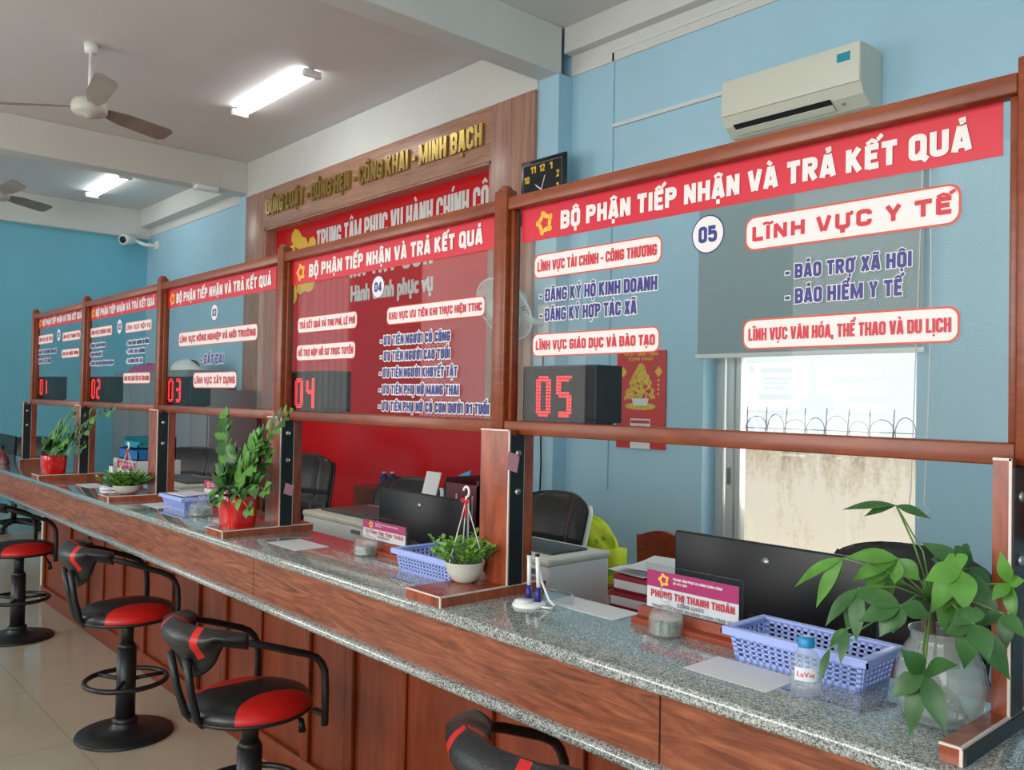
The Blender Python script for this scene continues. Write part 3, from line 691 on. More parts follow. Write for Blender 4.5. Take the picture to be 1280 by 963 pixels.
def tube_light(x0, x1, y, label, n):
    t = thing('tube_light', label, 'light', ((x0+x1)/2, y, CEIL), 'twin tube lights on the ceiling')
    MB().box(x0, y-.03, CEIL-.035, x1, y+.03, CEIL-.001, .004).build('batten', M['whitepl'], t)
    for s_ in (-.04, .04): MB().cyl((x0+.03, y+s_, CEIL-.05), (x1-.03, y+s_, CEIL-.05), .014, n=12).build('tube', M['tube'], t)
    for x in (x0, x1): MB().box(x-.015, y-.075, CEIL-.075, x+.03, y+.075, CEIL-.02, .005).build('end_cap', M['whitepl'], t)
tube_light(-6.98, -5.66, 1.85, 'lit twin fluorescent tube light before the walnut wall', 0)
tube_light(-11.45, -10.13, 1.86, 'lit twin fluorescent tube light in the far bay beyond the beam', 0)
tube_light(-2.2, -.9, .2, 'added out-of-view twin fluorescent tube light over the near counter', 0)  # extra fixture out of view, added for its light
# security camera in the corner
p = on_y(172, 303, 2.55)
t = thing('security_camera', 'white bullet security camera high in the far corner', 'camera', (-11.95, 2.75, 3.62))
d = Vector((.62, -.75, -.2)).normalized(); c0 = Vector((-12.0, 2.5, 3.62))
MB().tube([c0-d*.14, c0-d*.12, c0+d*.10, c0+d*.12], .07, 18, rs=[.05, .07, .075, .07]).build('body', M['whitepl'], t)
MB().cyl(c0+d*.118, c0+d*.126, .048).build('lens', M['blackpl'], t)
MB().tube([c0-d*.1, (-11.9, 2.7, 3.56), (-11.85, 2.84, 3.56)], .025, 10).box(-11.93, 2.82, 3.5, -11.77, 2.85, 3.62, .01).build('bracket', M['whitepl'], t)
p = on_x(258, 234, B1[1])
tag(MB().box(-8.72, p.y-.12, 3.69, -8.60, p.y+.12, 3.735, .0042).build('junction_box', M['whitepl'], None, (-8.65, p.y, 3.7)), 'small white junction box under the far ceiling beam', 'junction box')

# ================================================================== the counter
CT = 1.0; CF, CB = -.24, .10; XA, XZ = -7.4, 1.0
t = thing('service_counter', 'long granite-topped service counter with wood fascia and red-brown panelled front', 'counter', (-3, .2, 0))
MB().box(XA, CF-.005, CT-.028, XZ, CB, CT, .008).build('granite_top', M['granite'], t)
MB().box(XA, CF+.004, .852, -2.078, CB-.02, CT-.028).box(-2.074, CF+.004, .852, -.484, CB-.02, CT-.028).box(-.480, CF+.004, .852, XZ, CB-.02, CT-.028).build('fascia', M['fascia'], t)
MB().box(XA, CF-.016, .828, XZ, .30, .852, .009).build('granite_ledge', M['granite'], t)
p = MB(); p.box(-6.32, .2, .06, XZ, .24, .828); p.box(-6.32, .24, .0, XZ, .30, .72)
p.build('front_panel', M['base'], t)
for x in (-6.32, -5.69, -5.31, -4.64, -4.28, -3.56, -3.25, -2.5, -2.19, -1.44, -1.08, -.4, -.05, .5):
    MB().box(x-.028, .182, .0, x+.028, .2, .828, .004).build('batten', M['base'], t)
for x in (-4.99, -3.89, -2.9, -1.86, -.75): MB().box(x-.012, .188, .1, x+.012, .2, .828, .003).build('batten', M['base'], t)
MB().box(-6.35, .178, .0, XZ, .2, .1, .0042).build('plinth', M['base'], t)
MB().box(-6.37, .18, .0, -6.33, .75, .828, .004).build('end_panel', M['cream'], t)
t = thing('staff_desk', 'long low wooden staff desk behind the granite counter', 'desk', (-3, .6, 0))
MB().box(-6.3, CB+.2, .72, XZ, 1.02, .752, .004).build('desk_top', M['standwood'], t)
for x in (-6.25, -4.8, -3.6, -2.4, -1.2, 0, .9): MB().box(x-.015, CB+.22, 0, x+.015, 1.0, .72).build('leg_panel', M['base'], t)

# ================================================================== glass screens with the signs
S = 1.2; ZR1 = H+.5166; ZR0 = H-.0856
PX = [-(5-i)*S for i in range(6)]; PX[5] = .022
UX = [p + d for p, d in zip(PX, (-.0, .0, .0, .0, .0, .0))]; PX[0], PX[1], PX[2], PX[3] = -5.965, -4.818, -3.626, -2.412
def divider(i):
    x = PX[i]
    lab = ['far end', 'between counters 01 and 02', 'between counters 02 and 03', 'between counters 03 and 04', 'between counters 04 and 05', 'at the near end of the counter'][i]
    t = thing('screen_post', 'wooden post with tiled foot and black side plate, %s' % (lab if i else 'at the far end of the screens'), 'post', (x, 0, CT), 'posts along the counter screen')
    xp = x; x = UX[i]
    bx0, bx1 = (x-.05, x+.085) if 0 < i < 5 else (x-.048, x-.018)
    ux0 = x-.025 if 0 < i < 5 else x-.044
    yf = CF+.004 if i else -.05
    if i == 5: yf = CF+.03
    MB().box(bx0, yf, CT, bx1, .10, CT+.025).build('foot', M['tile'], t)
    MB().box(ux0, -.032, CT+.025, bx1-.002, .05, ZR0-.0005).box(ux0, -.032, ZR0-.0005, bx1-.002, -.008, ZR0+.012).build('upright', M['tile'], t)
    MB().box(bx1-.004, -.030, CT+.0255, bx1+.003, .014, ZR0-.001).build('side_plate', M['black'], t)
    e = MB(); w_ = .0035
    e.box(bx1-w_, yf-.001, CT+.0225, bx1+.0008, .101, CT+.0258); e.box(bx0, yf-.0015, CT+.0225, bx1, yf+.002, CT+.0258); e.box(bx1-w_, yf-.001, CT, bx1+.0008, yf+.0025, CT+.024)
    e.box(bx1-w_, -.0335, CT+.025, bx1+.0005, -.030, ZR0+.0125); e.box(ux0, -.0335, ZR0+.009, bx1, -.031, ZR0+.0128); e.box(bx1-w_, .014, CT+.025, bx1+.0005, .018, ZR0)
    e.build('white_edge', M['whiteedge'], t)['label'] = 'white tile edging'
    if i == 5: MB().box(bx1-.002, yf+.003, CT+.0, bx1+.004, .10, CT+.022).build('foot_plate', M['black'], t)
    p = MB(); p.box(xp-.024, -.004, ZR0, xp+.024, .034, ZR1+.022, .004)
    p.tube([(xp, .015, ZR1+.02), (xp, .015, ZR1+.034)], .02, 16, rs=[.022, .013])
    p.build('post', M['frame'], t)
    for z in (ZR0-.045, ZR0-.14): MB().cyl((bx1+.003, -.008, z), (bx1+.008, -.008, z), .008, n=10).build('bolt', M['bolt'], t)
    return t
for i in range(6): divider(i)
x = PX[5]
zs = on_y(1272, 675, .06).z; tag(MB().box(x-.046, .0505, zs, x+.03, .5, ZR0-.001, .002).build('side_board', M['frame'], None, (x, .1, CT)), 'dark wooden side board behind the near end post', 'board')

SG = .0285
def screen(i, num):
    x0, x1 = PX[i]+.0245, PX[i+1]-.0245
    t = thing('glass_screen', 'wood-framed glass sign screen %s hung between posts over the counter' % num, 'screen', ((x0+x1)/2, .02, ZR0), 'sign screens over the counter')
    MB().box(x0, 0, ZR1-.032, x1, .036, ZR1, .003).build('top_rail', M['frame'], t)
    MB().box(x0, 0, ZR0, x1, .036, ZR0+.034, .003).build('bottom_rail', M['frame'], t)
    for a in (x0, x1-.014): MB().box(a, .012, ZR0+.034, a+.012, .036, ZR1-.032, .002).build('stile', M['frame'], t)
    MB().box(x0+.012, .030, ZR0+.03, x1-.012, .035, ZR1-.03).build('glass_pane', M['glass'], t)
    return t
def banner(t, tl, bl, tr, br, tx, em):
    a = on_y(*tl, SG); b = on_y(*bl, SG); c = on_y(*tr, SG); d = on_y(*br, SG)
    zt, zb = (a.z+c.z)/2, (b.z+d.z)/2; X0, X1 = (a.x+b.x)/2, (c.x+d.x)/2
    o = MB().box(X0, SG, zb, X1, SG+.001, zt).build('banner', M['redprint'], t)
    u0 = on_y(tx[0], (tl[1]+bl[1])/2, SG).x; u1 = on_y(tx[1], (tr[1]+br[1])/2, SG).x
    hgt = zt-zb; m = MB(); letters(m, 'BỘ PHẬN TIẾP NHẬN VÀ TRẢ KẾT QUẢ', u0, u1, zb+.22*hgt, zb+.70*hgt, SG-.001, off=.035)
    m.build('lettering', M['whiteprint'], o)
    m = MB(); cxe = on_y(em, (tl[1]+bl[1])/2, SG).x; emblem(m, cxe, zb+hgt*.47, hgt*.36, SG-.001, 0, dark=1)
    m.build('emblem', [M['yellowprint'], M['orangeprint']], o)
def badge(t, cx, cy, r, txt):
    c = on_y(cx, cy, SG); m = MB(); flat(m, ell(c.x, c.z, r, r), SG-.0004, 1); flat(m, ell(c.x, c.z, r*.93, r*.93), SG-.0008, 0)
    o = m.build('number_badge', [M['whiteprint'], M['navyprint']], t)
    m = MB(); letters(m, txt, c.x-r*.56, c.x+r*.56, c.z-r*.40, c.z+r*.40, SG-.0014, off=.035); m.build('number', M['navyprint'], o)
def caption(t, txt, a, b):
    X0, X1, zb, zt = pxbox(a, b, SG); h = zt-zb
    m = MB(); flat(m, rrect(X0, zb, X1, zt, h*.3), SG-.0004, 1); k = h*.055; flat(m, rrect(X0+k, zb+k, X1-k, zt-k, h*.27), SG-.0008, 0)
    o = m.build('caption_plate', [M['whiteprint'], M['orangeprint']], t)
    m = MB(); letters(m, txt, X0+h*.22, X1-h*.22, zb+h*.29, zb+h*.69, SG-.0014, off=.03); m.build('lettering', M['redtext'], o)
def bluetext(t, txt, a, b, ol=.003):
    X0, X1, zb, zt = pxbox(a, b, SG)
    m = MB(); letters(m, txt, X0, X1, zb, zt, SG-.0014, off=.03, outline=ol); m.build('text_line', [M['navyprint'], M['whiteprint']], t)

t = screen(4, '05')
banner(t, (652.5, 263.5), (652.5, 306), (1254, 125), (1254, 191.5), (701, 1215), 681)
badge(t, 885, 293, .040, '05')
caption(t, 'LĨNH VỰC TÀI CHÍNH - CÔNG THƯƠNG', (668, 319, 349), (828, 293, 329))
bluetext(t, '- ĐĂNG KÝ HỘ KINH DOANH', (675, 361, 377), (822, 346, 363), .0022)
bluetext(t, '- ĐĂNG KÝ HỢP TÁC XÃ', (675, 384.5, 401), (796, 377.5, 393.5), .0022)
caption(t, 'LĨNH VỰC GIÁO DỤC VÀ ĐÀO TẠO', (666, 419, 447), (825, 406, 440))
caption(t, 'LĨNH VỰC Y TẾ', (932, 272, 315), (1202, 228, 280))
bluetext(t, '- BẢO TRỢ XÃ HỘI', (982, 334, 350), (1140, 311.5, 332), .0016)
bluetext(t, '- BẢO HIỂM Y TẾ', (982, 362, 380.5), (1128, 349, 369), .0016)
caption(t, 'LĨNH VỰC VĂN HÓA, THỂ THAO VÀ DU LỊCH', (929, 400, 437), (1200, 382, 429))
t = screen(3, '04')
banner(t, (362.7, 326.3), (362.7, 356), (618.2, 271), (618.2, 313), (386.5, 604), 376.3)
badge(t, 472.8, 358.8, .036, '04')
caption(t, 'TRẢ KẾT QUẢ VÀ THU PHÍ, LỆ PHÍ', (372.6, 397.2, 417.6), (447, 388.8, 410.3))
caption(t, 'HỖ TRỢ NỘP HỒ SƠ TRỰC TUYẾN', (371.1, 431.5, 451.9), (444.7, 426.3, 448.4))
caption(t, 'KHU VỰC ƯU TIÊN KHI THỰC HIỆN TTHC', (483.9, 383.5, 406.2), (606.9, 370.5, 396))
for txt, a, b in (('- ƯU TIÊN NGƯỜI CÓ CÔNG', (475.8, 419.3, 430.6), (563.3, 415.5, 427.7)), ('- ƯU TIÊN NGƯỜI CAO TUỔI', (475.8, 439.4, 451.3), (563, 436.7, 448.4)),
                  ('- ƯU TIÊN NGƯỜI KHUYẾT TẬT', (474.6, 460.6, 471.9), (572, 459, 470.8)), ('- ƯU TIÊN PHỤ NỮ MANG THAI', (474, 481, 492.6), (574, 482.4, 494)),
                  ('- ƯU TIÊN PHỤ NỮ CÓ CON DƯỚI 01 TUỔI', (473.3, 501.9, 513), (611.8, 505.6, 518.7))): bluetext(t, txt, a, b, .0032)
t = screen(2, '03')
banner(t, (208.3, 363.4), (208.3, 386.2), (345.3, 332.6), (345.3, 362.3), (220.8, 339.6), 215.8)
badge(t, 268.3, 390.8, .036, '03')
caption(t, 'LĨNH VỰC NÔNG NGHIỆP VÀ MÔI TRƯỜNG', (223.8, 414.8, 434.2), (322.5, 405.2, 425.8))
bluetext(t, '- ĐẤT ĐAI', (251.2, 444.5, 455.9), (280.2, 442.2, 453.6), .0025)
caption(t, 'LĨNH VỰC XÂY DỰNG', (241.9, 465.5, 486), (296.2, 464.4, 484.9))
t = screen(1, '02')
banner(t, (113.4, 383.4), (113.4, 400.3), (196, 364.7), (196, 386.3), (120, 193.7), 116.6)
badge(t, 149.6, 408.4, .040, '02')
caption(t, 'LĨNH VỰC CHỨNG THỰC', (113.4, 410.3, 422.4), (140.6, 406.5, 419.6))
caption(t, 'LĨNH VỰC NỘI VỤ', (157.1, 403, 416.6), (190, 399, 413))
caption(t, 'LĨNH VỰC DÂN TỘC VÀ TÔN GIÁO', (154.3, 466.5, 480), (188, 465, 479.6))
for txt, a, b in (('- CHỨNG THỰC BẢN SAO', (112.5, 430, 434.5), (132, 429, 434)), ('- CHỨNG THỰC CHỮ KÝ', (112.5, 441, 445.5), (128.5, 440.6, 445.4)), ('- CHỨNG THỰC HỢP ĐỒNG GIAO DỊCH', (112.5, 452, 456.5), (142, 451.5, 456.2)),
                  ('- CHÍNH SÁCH NGƯỜI CÓ CÔNG', (158.4, 426, 431), (186.6, 424.8, 429.8)), ('- THI ĐUA KHEN THƯỞNG', (158.4, 437, 442), (181.5, 436, 441)), ('- LAO ĐỘNG, VIỆC LÀM', (158, 449, 454), (178.5, 448, 453))): bluetext(t, txt, a, b, .0042)
t = screen(0, '01')
banner(t, (49, 396.6), (49, 412.5), (103, 385.3), (103, 400.3), (53.4, 102.7), 50.6)
badge(t, 73.7, 419, .040, '01')
caption(t, 'LĨNH VỰC HỘ TỊCH', (48.4, 419, 430.9), (66.6, 417.8, 429))
caption(t, 'LĨNH VỰC THANH TRA', (78.4, 415.3, 427), (101, 412.9, 424.7))
caption(t, 'LĨNH VỰC QUỐC PHÒNG', (77.4, 436.9, 448), (99.4, 435.4, 446.3))
for txt, a, b in (('- ĐĂNG KÝ KHAI SINH, KHAI TỬ', (47, 438, 442.5), (70.5, 437, 442)), ('- ĐĂNG KÝ KẾT HÔN', (47, 449.5, 454.3), (63.5, 449, 453.8))): bluetext(t, txt, a, b, .0042)

# ------------------------------------------------------------------ LED number displays
SEG = {'0': 'abcdef', '1': 'bc', '2': 'abged', '3': 'abgcd', '4': 'fgbc', '5': 'afgcd'}
def led(num, xl, xr, yt, yb, dx0, dx1, dyt, dyb, yfront=.062):
    a = on_y(xl, (yt+yb)/2, yfront).x; b = on_y(xr, (yt+yb)/2, yfront).x
    zt = on_y((xl+xr)/2, yt, yfront).z; zb = ZR0+.034 if num != '05' else ZR0+.034
    t = thing('number_display', 'black box display with red dot digits %s behind the glass' % num, 'display', ((a+b)/2, yfront+.05, zb), 'number displays behind the glass')
    MB().box(a, yfront, zb, b, yfront+.095, zt, .004).build('casing', M['ledcase'], t)
    MB().box(a+.006, yfront-.002, zb+.006, b-.006, yfront+.001, zt-.006).build('matrix_face', M['ledface'], t)
    MB().box(a+.02, .037, ZR0+.012, b-.02, yfront+.085, zb).build('mount', M['ledcase'], t)
    u0 = on_y(dx0, (dyt+dyb)/2, yfront).x; u1 = on_y(dx1, (dyt+dyb)/2, yfront).x
    v1 = on_y(dx0, dyt, yfront).z; v0 = on_y(dx0, dyb, yfront).z
    m = MB(); NW, NH = 6, 13; gap = 2; tot = 2*NW+gap; px, pz = (u1-u0)/tot, (v1-v0)/NH
    for di, ch in enumerate(num):
        seg = SEG[ch]; on = set()
        for i in range(NW):
            for j in range(NH):
                z = j
                if 'a' in seg and z >= NH-2 and 0 < i < NW-1: on.add((i, j))
                if 'd' in seg and z < 2 and 0 < i < NW-1: on.add((i, j))
                if 'g' in seg and z in (6, 7) and 0 < i < NW-1: on.add((i, j))
                if 'f' in seg and i < 2 and 7 <= z < NH-1: on.add((i, j))
                if 'e' in seg and i < 2 and 0 < z < 7: on.add((i, j))
                if 'b' in seg and i >= NW-2 and 7 <= z < NH-1: on.add((i, j))
                if 'c' in seg and i >= NW-2 and 0 < z < 7: on.add((i, j))
        if ch == '5': on |= {(0, NH-1), (NW-1, NH-1), (0, NH-2)}
        if ch == '4': on |= {(NW-1, j) for j in range(NH)} | {(NW-2, j) for j in range(NH)}
        for i, j in on:
            flat(m, ell(u0+(di*(NW+gap)+i+.5)*px, v0+(j+.5)*pz, px*.37, pz*.36, 8), yfront-.0035)
    m.build('lit_digits', M['led'], t)
led('05', 653, 745, 457, 528, 671, 716, 470, 521)
led('04', 361, 409, 464, 514, 369.5, 394, 473, 510)
led('03', 206, 238, 471, 509, 211, 227, 473.5, 503)
led('02', 112, 132, 471, 500, 115, 126, 474, 499)
led('01', 47.5, 64, 471, 495, 50.5, 59.5, 474, 494)

# ================================================================== bar stools
def make_stool(label):
    t = thing('bar_stool', label, 'stool', (0, 0, 0), 'bar stools along the counter')
    MB().lathe([(.195, 0), (.2, .004), (.196, .012), (.13, .02), (.07, .028), (.052, .04), (.05, .055), (.044, .06), (.001, .06)], n=40).build('base', M['black'], t)
    c = MB(); c.cyl((0, 0, .05), (0, 0, .375), .040, n=28).tube([(0, 0, .375), (0, 0, .395)], .04, 28, rs=[.040, .031]).cyl((0, 0, .39), (0, 0, .502), .027, n=24).cyl((0, 0, .500), (0, 0, .512), .06, n=24)
    c.lathe([(.05, .055), (.052, .06), (.052, .068), (.046, .076), (.0405, .078)], n=28); c.build('column', M['black'], t)
    r = MB(); z = .235
    r.tube([(.165*math.cos(2*math.pi*k/40), .165*math.sin(2*math.pi*k/40), z) for k in range(40)], .011, 8, True)
    for k in range(3):
        a = R(90+120*k); r.tube([(.038*math.cos(a), .038*math.sin(a), z), (.162*math.cos(a), .162*math.sin(a), z)], .009, 8)
    r.build('foot_ring', M['black'], t)
    pr = [(.165, .505), (.185, .508), (.193, .52), (.192, .532), (.18, .552), (.14, .568), (.08, .575), (.001, .577)]
    n = 56; s_ = MB(); o = []
    vs = []
    rad = [p[0] for p in pr]; 
    for r_, z in [(.001, .505)]+pr: vs += [(r_*math.cos(2*math.pi*k/n), r_*math.sin(2*math.pi*k/n), z) for k in range(n)]
    s_.add(vs, [])
    P = [(.001, .505)]+pr
    for i in range(len(P)-1):
        for k in range(n):
            red = 0
            s_.f.append([i*n+k, i*n+(k+1) % n, (i+1)*n+(k+1) % n, (i+1)*n+k]); s_.mi.append(red); s_.sm.append(True)
    s_.build('seat', M['seat'], t)
    MB().tube([(.188*math.cos(2*math.pi*k/44), .188*math.sin(2*math.pi*k/44), .512) for k in range(44)], .008, 6, True).build('seat_rim', M['black'], t)
    for sx in (-1, 1):
        MB().tube([(sx*.036, -.10, .508), (sx*.038, -.185, .507), (sx*.040, -.20, .53), (sx*.048, -.225, .62), (sx*.055, -.245, .74)], .012, 10).build('back_strut', M['black'], t)
        a = MB(); path = [(sx*.160, -.150, .803), (sx*.188, -.105, .792), (sx*.203, -.045, .772), (sx*.208, .01, .750), (sx*.21, .07, .727), (sx*.21, .105, .708), (sx*.21, .125, .685), (sx*.21, .138, .655), (sx*.21, .142, .60), (sx*.21, .142, .47)]
        a.tube([Vector(p) for p in path], .012, 10)
        a.box(min(sx*.15, sx*.21), .13, .50, max(sx*.15, sx*.21), .15, .512)
        a.build('armrest', M['black'], t)
    b = MB(); nu, nv = 40, 12
    def bk(u, v, side):
        ang = (u-.5)*2*1.05; e = abs(u-.5)*2
        top = .85-.02*e**2; low = .79-.125*max(0, 1-(e/.62)**2)**.5 if e < .62 else .80
        low = min(low, top-.06)
        z = low+(top-low)*v
        th = (.016+.034*math.exp(-((v-.74)/.26)**2)*(1 if v < .999 else .3))*(1-.35*e**8)*(math.sin(math.pi*min(max(v, .001), .999))**.35)
        rr = .215+side*th+.03*(v-.5)
        return Vector((rr*math.sin(ang), -rr*math.cos(ang)-.01, z))
    mf = lambda u, v: 1 if .055 < abs(u-.5) - .12 < .105 and v > .35 else 0
    b.grid(lambda u, v: bk(u, v, 1), nu, nv, mfun=mf); b.grid(lambda u, v: bk(u, v, -1), nu, nv, mfun=mf)
    o1 = 0; o2 = (nu+1)*(nv+1)
    for j in range(nv):
        for i in (0, nu): b.f.append([o1+j*(nu+1)+i, o1+(j+1)*(nu+1)+i, o2+(j+1)*(nu+1)+i, o2+j*(nu+1)+i]); b.mi.append(0); b.sm.append(True)
    for i in range(nu):
        for j in (0, nv): b.f.append([o1+j*(nu+1)+i, o1+j*(nu+1)+i+1, o2+j*(nu+1)+i+1, o2+j*(nu+1)+i]); b.mi.append(0); b.sm.append(True)
    b.build('backrest', [M['leather'], M['redseat']], t)
    l = MB().tube([(.03, .06, .505), (.05, .12, .49), (.06, .15, .44)], .005, 6); l.tube([(.06, .15, .445), (.062, .155, .40)], .012, 10, rs=[.009, .013]); l.build('lever', M['blackpl'], t)
    return t
def seat_mat():
    m = bpy.data.materials.new('seat_two_tone'); m.use_nodes = True; n = m.node_tree; b = n.nodes['Principled BSDF']; b.inputs['Roughness'].default_value = .34
    tc = n.nodes.new('ShaderNodeTexCoord'); sx = n.nodes.new('ShaderNodeSeparateXYZ'); n.links.new(tc.outputs['Object'], sx.inputs[0])
    def mth(op, a, c=None):
        k = n.nodes.new('ShaderNodeMath'); k.operation = op
        for i, v in enumerate((a, c)):
            if v is None: continue
            if isinstance(v, (int, float)): k.inputs[i].default_value = v
            else: n.links.new(v, k.inputs[i])
        return k.outputs[0]
    ax = mth('SUBTRACT', mth('ABSOLUTE', sx.outputs['X']), .235); ay = mth('SUBTRACT', sx.outputs['Y'], .02)
    d = mth('ADD', mth('MULTIPLY', ax, ax), mth('MULTIPLY', mth('MULTIPLY', ay, ay), .8))
    k = mth('LESS_THAN', d, .165**2)
    mx = n.nodes.new('ShaderNodeMix'); mx.data_type = 'RGBA'; mx.inputs[6].default_value = rgb(30, 31, 34); mx.inputs[7].default_value = rgb(206, 30, 26)
    n.links.new(k, mx.inputs[0]); n.links.new(mx.outputs[2], b.inputs['Base Color'])
    return m
M['seat'] = seat_mat()
st = make_stool('stool')
SP = [((-3.44, -.165), R(-2), 'black and red bar stool standing free with its whole round base on the floor'),
      ((-2.17, -.19), R(4), 'black and red bar stool in front of counter 04, its base cut off'),
      ((-5.36, -.175), R(2), 'black and red bar stool near the far end of the counter, half in view'),
      ((-.73, -.165), R(-4), 'black and red bar stool nearest the camera, only its curved backrest and arm in view'),
      ((-6.8, -.36), R(30), 'black and red bar stool past the white counter end, mostly cut off')]
for k, ((x, y), a, lab) in enumerate(SP):
    if k == 0: st.location = (x, y, 0); st.rotation_euler = (0, 0, a); st['label'] = lab
    else:
        o = dup(st, (x, y, 0), a, lab)
        if k == 1: o.scale = (1, 1, .93)

# ================================================================== staff side furniture
def office_chair(x, y, rz, topz, w, label, seam='seam', armwood=None):
    t = thing('office_chair', label, 'chair', (0, 0, 0), 'black leather office chairs')
    b = MB()
    for k in range(5):
        a = 2*math.pi*k/5; b.tube([(0, 0, .10), (.16*math.cos(a), .16*math.sin(a), .085), (.29*math.cos(a), .29*math.sin(a), .06)], .022, 8, rs=[.03, .024, .016])
    b.build('star_base', M['blackpl'], t)
    for k in range(5):
        a = 2*math.pi*k/5; MB().cyl((.29*math.cos(a)-.02*math.sin(a), .29*math.sin(a)+.02*math.cos(a), .028), (.29*math.cos(a)+.02*math.sin(a), .29*math.sin(a)-.02*math.cos(a), .028), .028, n=12).build('caster', M['blackpl'], t)
    MB().cyl((0, 0, .09), (0, 0, .42), .028).build('gas_lift', M['black'], t)
    s_ = MB(); s_.box(-w*.48, -.25, .42, w*.48, .25, .52, .045, seg=3); s_.build('seat', M['leather'], t)
    h = topz-.5
    def back(u, v, side):
        e = 2*u-1; ww = w*.5*(1-.10*(1-v)**2)*(1 if v < .82 else (1-.30*((v-.82)/.18)**3))
        bulge = .045*(1-abs(e)**3.5)*(1-abs(2*v-1)**6)+.012
        gro = -.014*math.exp(-((v-.52)/.03)**2)-.012*math.exp(-((abs(e)-.56)/.04)**2)
        yb = .22+.07*v+.05*v*v-.05*e*e
        return Vector((e*ww, yb-side*(bulge+(gro if side > 0 else 0)), .5+h*v-.02*abs(e)**3*v))
    nu, nv = 28, 26; m = MB(); m.grid(lambda u, v: back(u, v, 1), nu, nv); m.grid(lambda u, v: back(u, v, -1), nu, nv)
    o2 = (nu+1)*(nv+1)
    for j in range(nv):
        for i in (0, nu): m.f.append([j*(nu+1)+i, (j+1)*(nu+1)+i, o2+(j+1)*(nu+1)+i, o2+j*(nu+1)+i]); m.mi.append(0); m.sm.append(True)
    for i in range(nu):
        for j in (0, nv): m.f.append([j*(nu+1)+i, j*(nu+1)+i+1, o2+j*(nu+1)+i+1, o2+j*(nu+1)+i]); m.mi.append(0); m.sm.append(True)
    bk = m.build('backrest', M['leather'], t)
    for u in (.22, .78): MB().tube([back(u, v/20, 1)+Vector((0, -.002, 0)) for v in range(10, 20)], .003, 5).build('seam', seam_m if seam == 'seam' else M['blackpl'], bk)
    for u, sg in ((1, 1), (0, -1)): MB().tube([back(u, v/14, 0)+Vector((sg*.004, .02, 0)) for v in range(0, 14)], .012, 8).build('edge_trim', M['whitepl'] if seam == 'seam' else M['leather'], bk)
    for sx in (-1, 1):
        a = MB(); X0 = sx*(w*.5+.02)
        a.tube([(X0, .16, .50), (X0, .18, .60), (X0, .12, .68), (X0, -.10, .70), (X0, -.20, .66), (X0, -.18, .54), (X0*.9, -.12, .48)], .022, 10)
        a.build('armrest', armwood or M['blackpl'], t)
    t.location = (x, y, 0); t.rotation_euler = (0, 0, rz)
    return t
seam_m = mat('brown_seam', rgb(150, 84, 60), .5)
def chair_at(px, py, Yb, rz, w, *rest):
    p = on_y(px, py, Yb); d = Euler((0, 0, rz)).to_matrix() @ Vector((0, .27, 0)); office_chair(p.x-d.x, p.y-d.y, rz, p.z, w, *rest)
chair_at(691, 615, 1.68, R(4), .47, 'black office chair with brown seams and white edge behind the near printer')
chair_at(240, 559, 1.55, R(32), .60, 'black office chair with wooden armrests in front of the grey cabinets', 'plain', M['standwood'])
chair_at(376, 567, 1.5, R(34), .50, 'tall black office chair against the red board, behind the far printer', 'plain')
chair_at(510, 597, 1.6, R(14), .50, 'black office chair mostly hidden behind the monitor and water bottles')
chair_at(1135, 683, 1.5, R(-4), .56, 'black office chair behind the money plant below the window', 'plain')
chair_at(42, 546, .95, R(40), .62, 'black chair at the far end beside the first black monitor', 'plain')

def monitor(x0, x1, y, z0, z1, label, logo=True, edge=True):
    t = thing('monitor', label, 'monitor', ((x0+x1)/2, y+.03, .752), 'black monitors on the staff desk')
    MB().box(x0, y, z0, x1, y+.018, z1, .005).build('back_cover', M['blackpl'], t)
    MB().box(x0+.003, y+.018, z0+.003, x1-.003, y+.026, z1-.003).build('screen_bezel', M['whitepl'] if edge else M['blackpl'], t)
    cx = (x0+x1)/2
    if logo: MB().cyl((cx, y-.001, z1-.045), (cx, y+.002, z1-.045), .011).build('logo_disc', M['bolt'], t)
    MB().box(cx-.035, y-.02, .76, cx+.035, y+.0, z0+.12, .0042).build('neck', M['blackpl'], t)
    MB().box(cx-.12, y-.08, .752, cx+.12, y+.12, .765, .005).build('stand_foot', M['blackpl'], t)
monitor(-.985, -.43, .46, .84, 1.135, 'wide black monitor seen from behind below the bright window', True, False)
monitor(-2.425, -1.888, .45, .83, 1.126, 'black monitor seen from behind beside the hanging pot, counter 04')
monitor(-9.75, -8.80, .5, .82, 1.05, 'black monitor at the far end of the counter by the picture edge', False, False)

def printer(x0, x1, y0, y1, z1, label):
    t = thing('printer', label, 'printer', ((x0+x1)/2, (y0+y1)/2, .752), 'white printers on the staff desk')
    MB().box(x0, y0, .752, x1, y1, z1-.012, .012, seg=3).build('body', M['whitepl'], t)
    MB().box(x0-.002, y0-.004, z1-.03, x1+.002, y1+.002, z1-.004, .008).build('lid', M['cream'], t)
    MB().box(x0+.05, y0+.06, z1-.008, x1-.05, y1-.05, z1+.004, .005).build('top_cover', M['darkgrey'], t)
    MB().box(x0+.05, y0-.006, .80, x1-.05, y0+.01, .835).build('paper_slot', M['darkgrey'], t)
    MB().box(x1-.12, y0-.007, z1-.055, x1-.06, y0, z1-.04).build('button', M['grey'], t)
printer(-1.86, -1.43, .42, .70, .995, 'white laser printer with dark top behind the pen stand')
printer(-3.04, -2.50, .45, .80, .975, 'white laser printer in front of the red board, left of the black monitor')
# white low cabinet printer by the far counter
printer(-5.45, -4.75, .55, .9, .93, 'low white printer behind the second screen post')

def slab_stack(label, cat, x0, x1, y0, y1, z, n, th, mats, name, group=None):
    t = thing(name, label, cat, ((x0+x1)/2, (y0+y1)/2, z), group)
    return t
